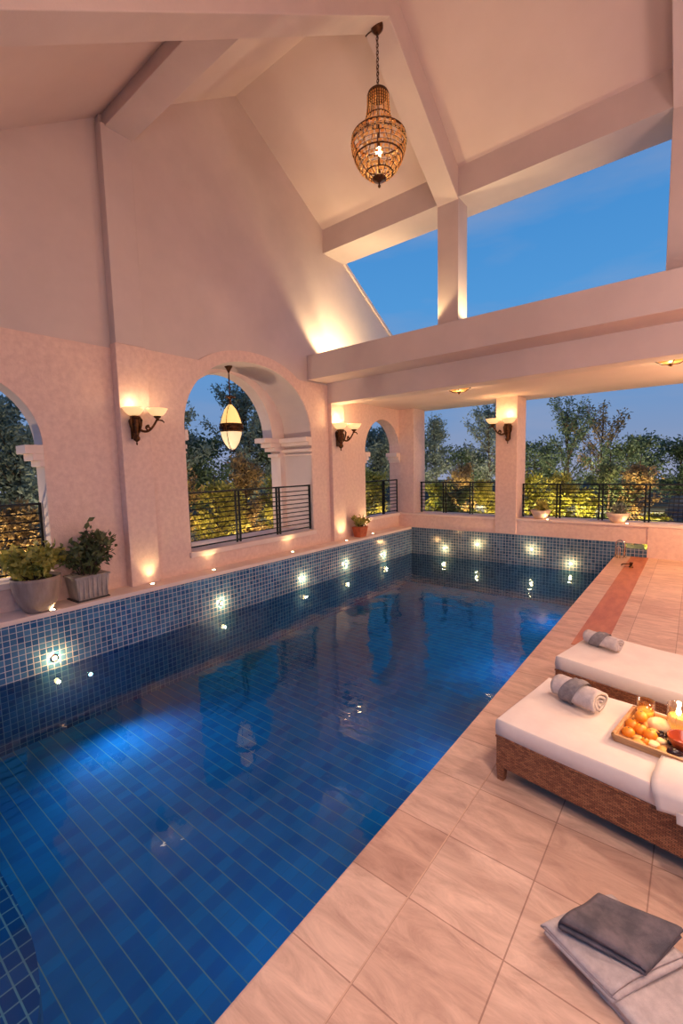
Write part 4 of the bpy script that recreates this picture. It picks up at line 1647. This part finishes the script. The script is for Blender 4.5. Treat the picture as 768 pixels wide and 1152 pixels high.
for i in range(12):
    g = random.Random(i + 50)
    t = thing('grape', 'dark grape in the loose bunch beside the candle', 'food', tp(.178 + g.uniform(-.034, .034), .17 + g.uniform(-.04, .04)), group='dark grapes on the tray')
    MB().ball((0, 0, .011), .011, (1, 1, 1), 9, 6).build('berry', M['grape'], t)
t = thing('plum', 'dark oval plum at the front rim of the tray', 'food', tp(.245, .05), R(15))
MB().ball((0, 0, .018), .022, (1.6, 1, .82), 14, 9).build('flesh', M['grape'], t)
MB().tube([(.03, 0, .025), (.045, .005, .035)], .003, 6).build('stem', M['bark'], t)
t = thing('bowl', 'glazed brown bowl below the candle', 'bowl', tp(.265, .135))
mb = MB()
mb.lathe([(0, 0), (.035, 0), (.038, .006), (.06, .03), (.07, .062), (.067, .066), (.062, .062), (.052, .032), (.03, .014), (0, .012)], seg=30)
mb.build('body', M['redbowl'], t)
mb = MB()
mb.tube([(.02, .03, .03), (.06, .05, .075), (.12, .06, .10)], .005, 6)
mb.build('spoon', M['bronze'], t)
for i, (u, v, lab) in enumerate(((.45, .10, 'round bread roll right of the brown bowl'), (.47, .2, 'round bread roll at the right side of the tray'))):
    fruit(lab, u, v, 0, .042, 'bun', 'bread_bun', (1.1, 1, .75), 60 + i)


def glass_cup(mb, r, h, th=.004):
    mb.lathe([(0, .001), (r * .9, .001), (r * .96, .006), (r, h), (r - th, h), (r * .94 - th, .012), (0, .010)], seg=30)


t = thing('tumbler', 'short amber glass tumbler at the far left of the tray', 'glass', tp(.062, .315))
mb = MB()
glass_cup(mb, .043, .105)
mb.build('glass', M['amberglass'], t)
MB().lathe([(0, .013), (.036, .013), (.038, .055), (0, .055)], seg=24).build('drink', M['wax'], t)
t = thing('candle_holder', 'burning candle in a tall clear glass on the tray', 'candle', tp(.215, .27))
mb = MB()
glass_cup(mb, .050, .155)
mb.build('glass', M['glass'], t)
MB().lathe([(0, .012), (.044, .012), (.044, .095), (.04, .1), (0, .097)], seg=24).build('candle', M['wax'], t)
MB().lathe([(0, .10), (.008, .106), (.012, .118), (.008, .136), (0, .155)], seg=12).build('flame', M['flame'], t)

# ================================================================== LIGHT
WARM = (1.0, .72, .43)
# sconces
for p, n in (((-5.80, 2.965, 2.66), 3), ((-5.685, 3.23, 2.66), 3)):
    point('sconce_light', (p[0], p[1], p[2] + .05), W_SC, WARM, .05)
for p in ((-5.762, 7.25, 2.73), (-5.63, 7.555, 2.73)):
    point('sconce_light', (p[0], p[1], p[2] + .06), W_SC * 4.0, (1.0, .64, .30), .06)
for p in ((-3.18, 9.79, 2.80), (-3.475 + .0, 9.66, 2.80)):
    point('sconce_light', (p[0], p[1], p[2] + .06), W_SC * 2.2, (1.0, .64, .30), .06)
# alcove and arch lights, ceiling lamps, chandelier
point('alcove_fill', (1.6, 8.6, 2.3), 290.0, (1.0, .60, .30), .2)  # added unseen fill, warms the alcove ceiling and side wall
point('sconce_light', (.65, 9.6, 2.85), 12.0, (1.0, .64, .30), .06)  # no sconce stands here; point added to warm the alcove
spot('arch_sill_fill', (-6.45, 3.93, .66), (-6.4, 6.5, 2.7), 110.0, 110, .8, (1.0, .72, .50), .05)  # hidden fill added to light the far jamb and soffit
point('arch_side_light', (-6.75, 1.0, .9), 42.0, (1.0, .70, .42), .08)
for x, y in ((-3.49, 7.95), (-.345, 7.92)):
    point('ceiling_lamp_light', (x, y, 3.235 - .22), 9.0, (1.0, .62, .30), .06)
point('chandelier_light', (CH[0], CH[1], CH[2] + ZT - .72), W_CH, (1.0, .70, .38), .05)
# lamps hidden on top of the projecting band light the clerestory
for x, y, tx, ty, tz, wt, an in ((-5.55, 6.95, -5.98, 7.25, 4.9, W_CL, 130), (-5.3, 7.55, -5.98, 8.2, 4.9, W_CL * 1.2, 140), (-2.75, 7.30, -3.1, 7.3, 5.9, W_CL * .8, 110), (-3.75, 6.95, -3.6, 7.2, 6.2, W_CL * .9, 90)):
    spot('band_uplight', (x, y, 4.0), (tx, ty, tz), wt, an, .35, (1.0, .72, .36), .05)
# garden lamps behind the railings
for x, y, wt in ((-6.1, 11.5, .9), (-5.6, 12.4, 2.2), (-4.5, 11.6, .5), (-3.4, 11.5, .6), (-2.35, 11.4, 2.2), (-1.5, 12.0, 1.6), (-.8, 11.7, .6),
                 (-7.5, 2.1, 1.0), (-7.6, 4.7, .9), (-7.5, 6.6, .8), (-7.7, 7.9, .4), (-7.4, 11.2, .5)):
    if x > -6.5:
        spot('garden_lamp', (x, y - .2, .0), (x + .1, y + 2.0, .9), W_GD * wt, 125, .7, (1.0, .74, .32), .06)
    else:
        spot('garden_lamp', (x + .2, y, .0), (x - 2.0, y + .1, .9), W_GD * 1.0 * wt, 125, .7, (1.0, .70, .32), .06)
for x, y, wt in ((-10.5, 21.5, 1), (-8.2, 21.5, 1), (-5.6, 21.5, 1), (-3.4, 21, 1), (-1.0, 21, .8), (-14.0, 4.2, 1), (-14.5, 9.0, 1.2), (-14.5, 13.0, 1), (-13.5, 20.0, 1)):
    point('garden_lamp', (x, y, .3), W_GD * (1.5 if x > -9 else .5) * wt, (1.0, .84, .58), .1)
point('candle_light', tp(.215, .27, .30), W_CN, (1.0, .62, .28), .03)
# unseen fill lights added to brighten the hall and the deck
point('hall_fill', (2.2, 4.6, 2.9), W_HALL * .85, (1.0, .71, .63), .5)
point('hall_fill', (.9, .2, 3.0), W_HALL * .6, (1.0, .74, .64), .4)
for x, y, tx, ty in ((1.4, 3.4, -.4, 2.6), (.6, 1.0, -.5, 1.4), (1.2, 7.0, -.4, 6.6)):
    spot('deck_fill', (x, y, 4.3), (tx, ty, 0), W_DN, 80, .8, (1.0, .74, .61), .12)  # added spots without fixtures, lift the deck more than the roof
# under-water lamps: one in the long wall, four unseen ones added under the deck edge to brighten the floor
for x, y, lab, pw in ((XP, 2.12, 'small under-water lamp in the long pool wall below the potted plants', .42), (XE + .01, 1.7, 'added unseen fill lamp below the deck edge', .05), (XE + .01, 3.8, 'added unseen fill lamp below the deck edge', .12),
                      (XE + .01, 6.2, 'added unseen fill lamp below the deck edge', .25), (XE + .01, 8.6, 'added unseen fill lamp below the deck edge', .25)):
    s = 1 if x == XP else -1
    t = thing('underwater_lamp', lab, 'light', (x, y, -.60), 0 if s > 0 else PI, 'under-water pool lamps')
    mb = MB()
    mb.tube([(-.02, 0, 0), (.012, 0, 0)], [.04, .037], 20)
    mb.build('trim_ring', M['chrome'], t)
    mb = MB()
    mb.tube([(0, 0, 0), (.016, 0, 0)], [.026, .022], 20)
    mb.build('lens', M['uwlamp'], t)
    spot('underwater_light', (x + s * .45, y, -.60), (x + s * 2.6, y, -1.0), W_UW * pw, 165, .8, (.24, .72, 1.0), .2)

# ------------------------------------------------------------------ sky
wd = bpy.data.worlds.new('dusk_sky')
scene.world = wd
wd.use_nodes = True
nt = wd.node_tree
nt.nodes.clear()
out = nt.nodes.new('ShaderNodeOutputWorld')
bg = nt.nodes.new('ShaderNodeBackground')
tc = nt.nodes.new('ShaderNodeTexCoord')
sx = nt.nodes.new('ShaderNodeSeparateXYZ')
L(nt, tc.outputs['Generated'], sx.inputs[0])
cr = nt.nodes.new('ShaderNodeValToRGB')
e = cr.color_ramp.elements
e[0].position = 0.0
e[0].color = lin(150, 158, 186)
e[1].position = 1.0
e[1].color = lin(38, 92, 160)
for ps, cl in ((.06, lin(128, 152, 192)), (.16, lin(104, 150, 204)), (.32, lin(82, 152, 216)), (.55, lin(62, 134, 204))):
    el = e.new(ps)
    el.color = cl
L(nt, sx.outputs[2], cr.inputs['Fac'])
mp = nt.nodes.new('ShaderNodeMapping')
mp.inputs['Scale'].default_value = (1.6, 1.6, 7.0)
L(nt, tc.outputs['Generated'], mp.inputs['Vector'])
nz = nt.nodes.new('ShaderNodeTexNoise')
nz.inputs['Scale'].default_value = 1.3
nz.inputs['Detail'].default_value = 6
L(nt, mp.outputs[0], nz.inputs['Vector'])
c2 = nt.nodes.new('ShaderNodeValToRGB')
c2.color_ramp.elements[0].position = .50
c2.color_ramp.elements[1].position = .74
c2.color_ramp.elements[0].color = (0, 0, 0, 1)
c2.color_ramp.elements[1].color = (.42, .42, .42, 1)
L(nt, nz.outputs['Fac'], c2.inputs['Fac'])
mx = nt.nodes.new('ShaderNodeMix')
mx.data_type = 'RGBA'
L(nt, c2.outputs[0], mx.inputs['Factor'])
L(nt, cr.outputs[0], mx.inputs[6])
mx.inputs[7].default_value = lin(168, 166, 184)
L(nt, mx.outputs[2], bg.inputs['Color'])
bg.inputs['Strength'].default_value = SKY
L(nt, bg.outputs[0], out.inputs[0])

vs = scene.view_settings
scene.display_settings.display_device = 'sRGB'
vs.view_transform = 'Standard'
vs.look = 'None'
vs.exposure = EXPO
vs.gamma = 1.0
vs.use_curve_mapping = False
scene.cycles.use_denoising = True
scene.cycles.max_bounces = 10
scene.cycles.diffuse_bounces = 5
scene.cycles.transparent_max_bounces = 24
scene.cycles.sample_clamp_indirect = 6.0
scene.cycles.caustics_reflective = False
scene.cycles.caustics_refractive = False
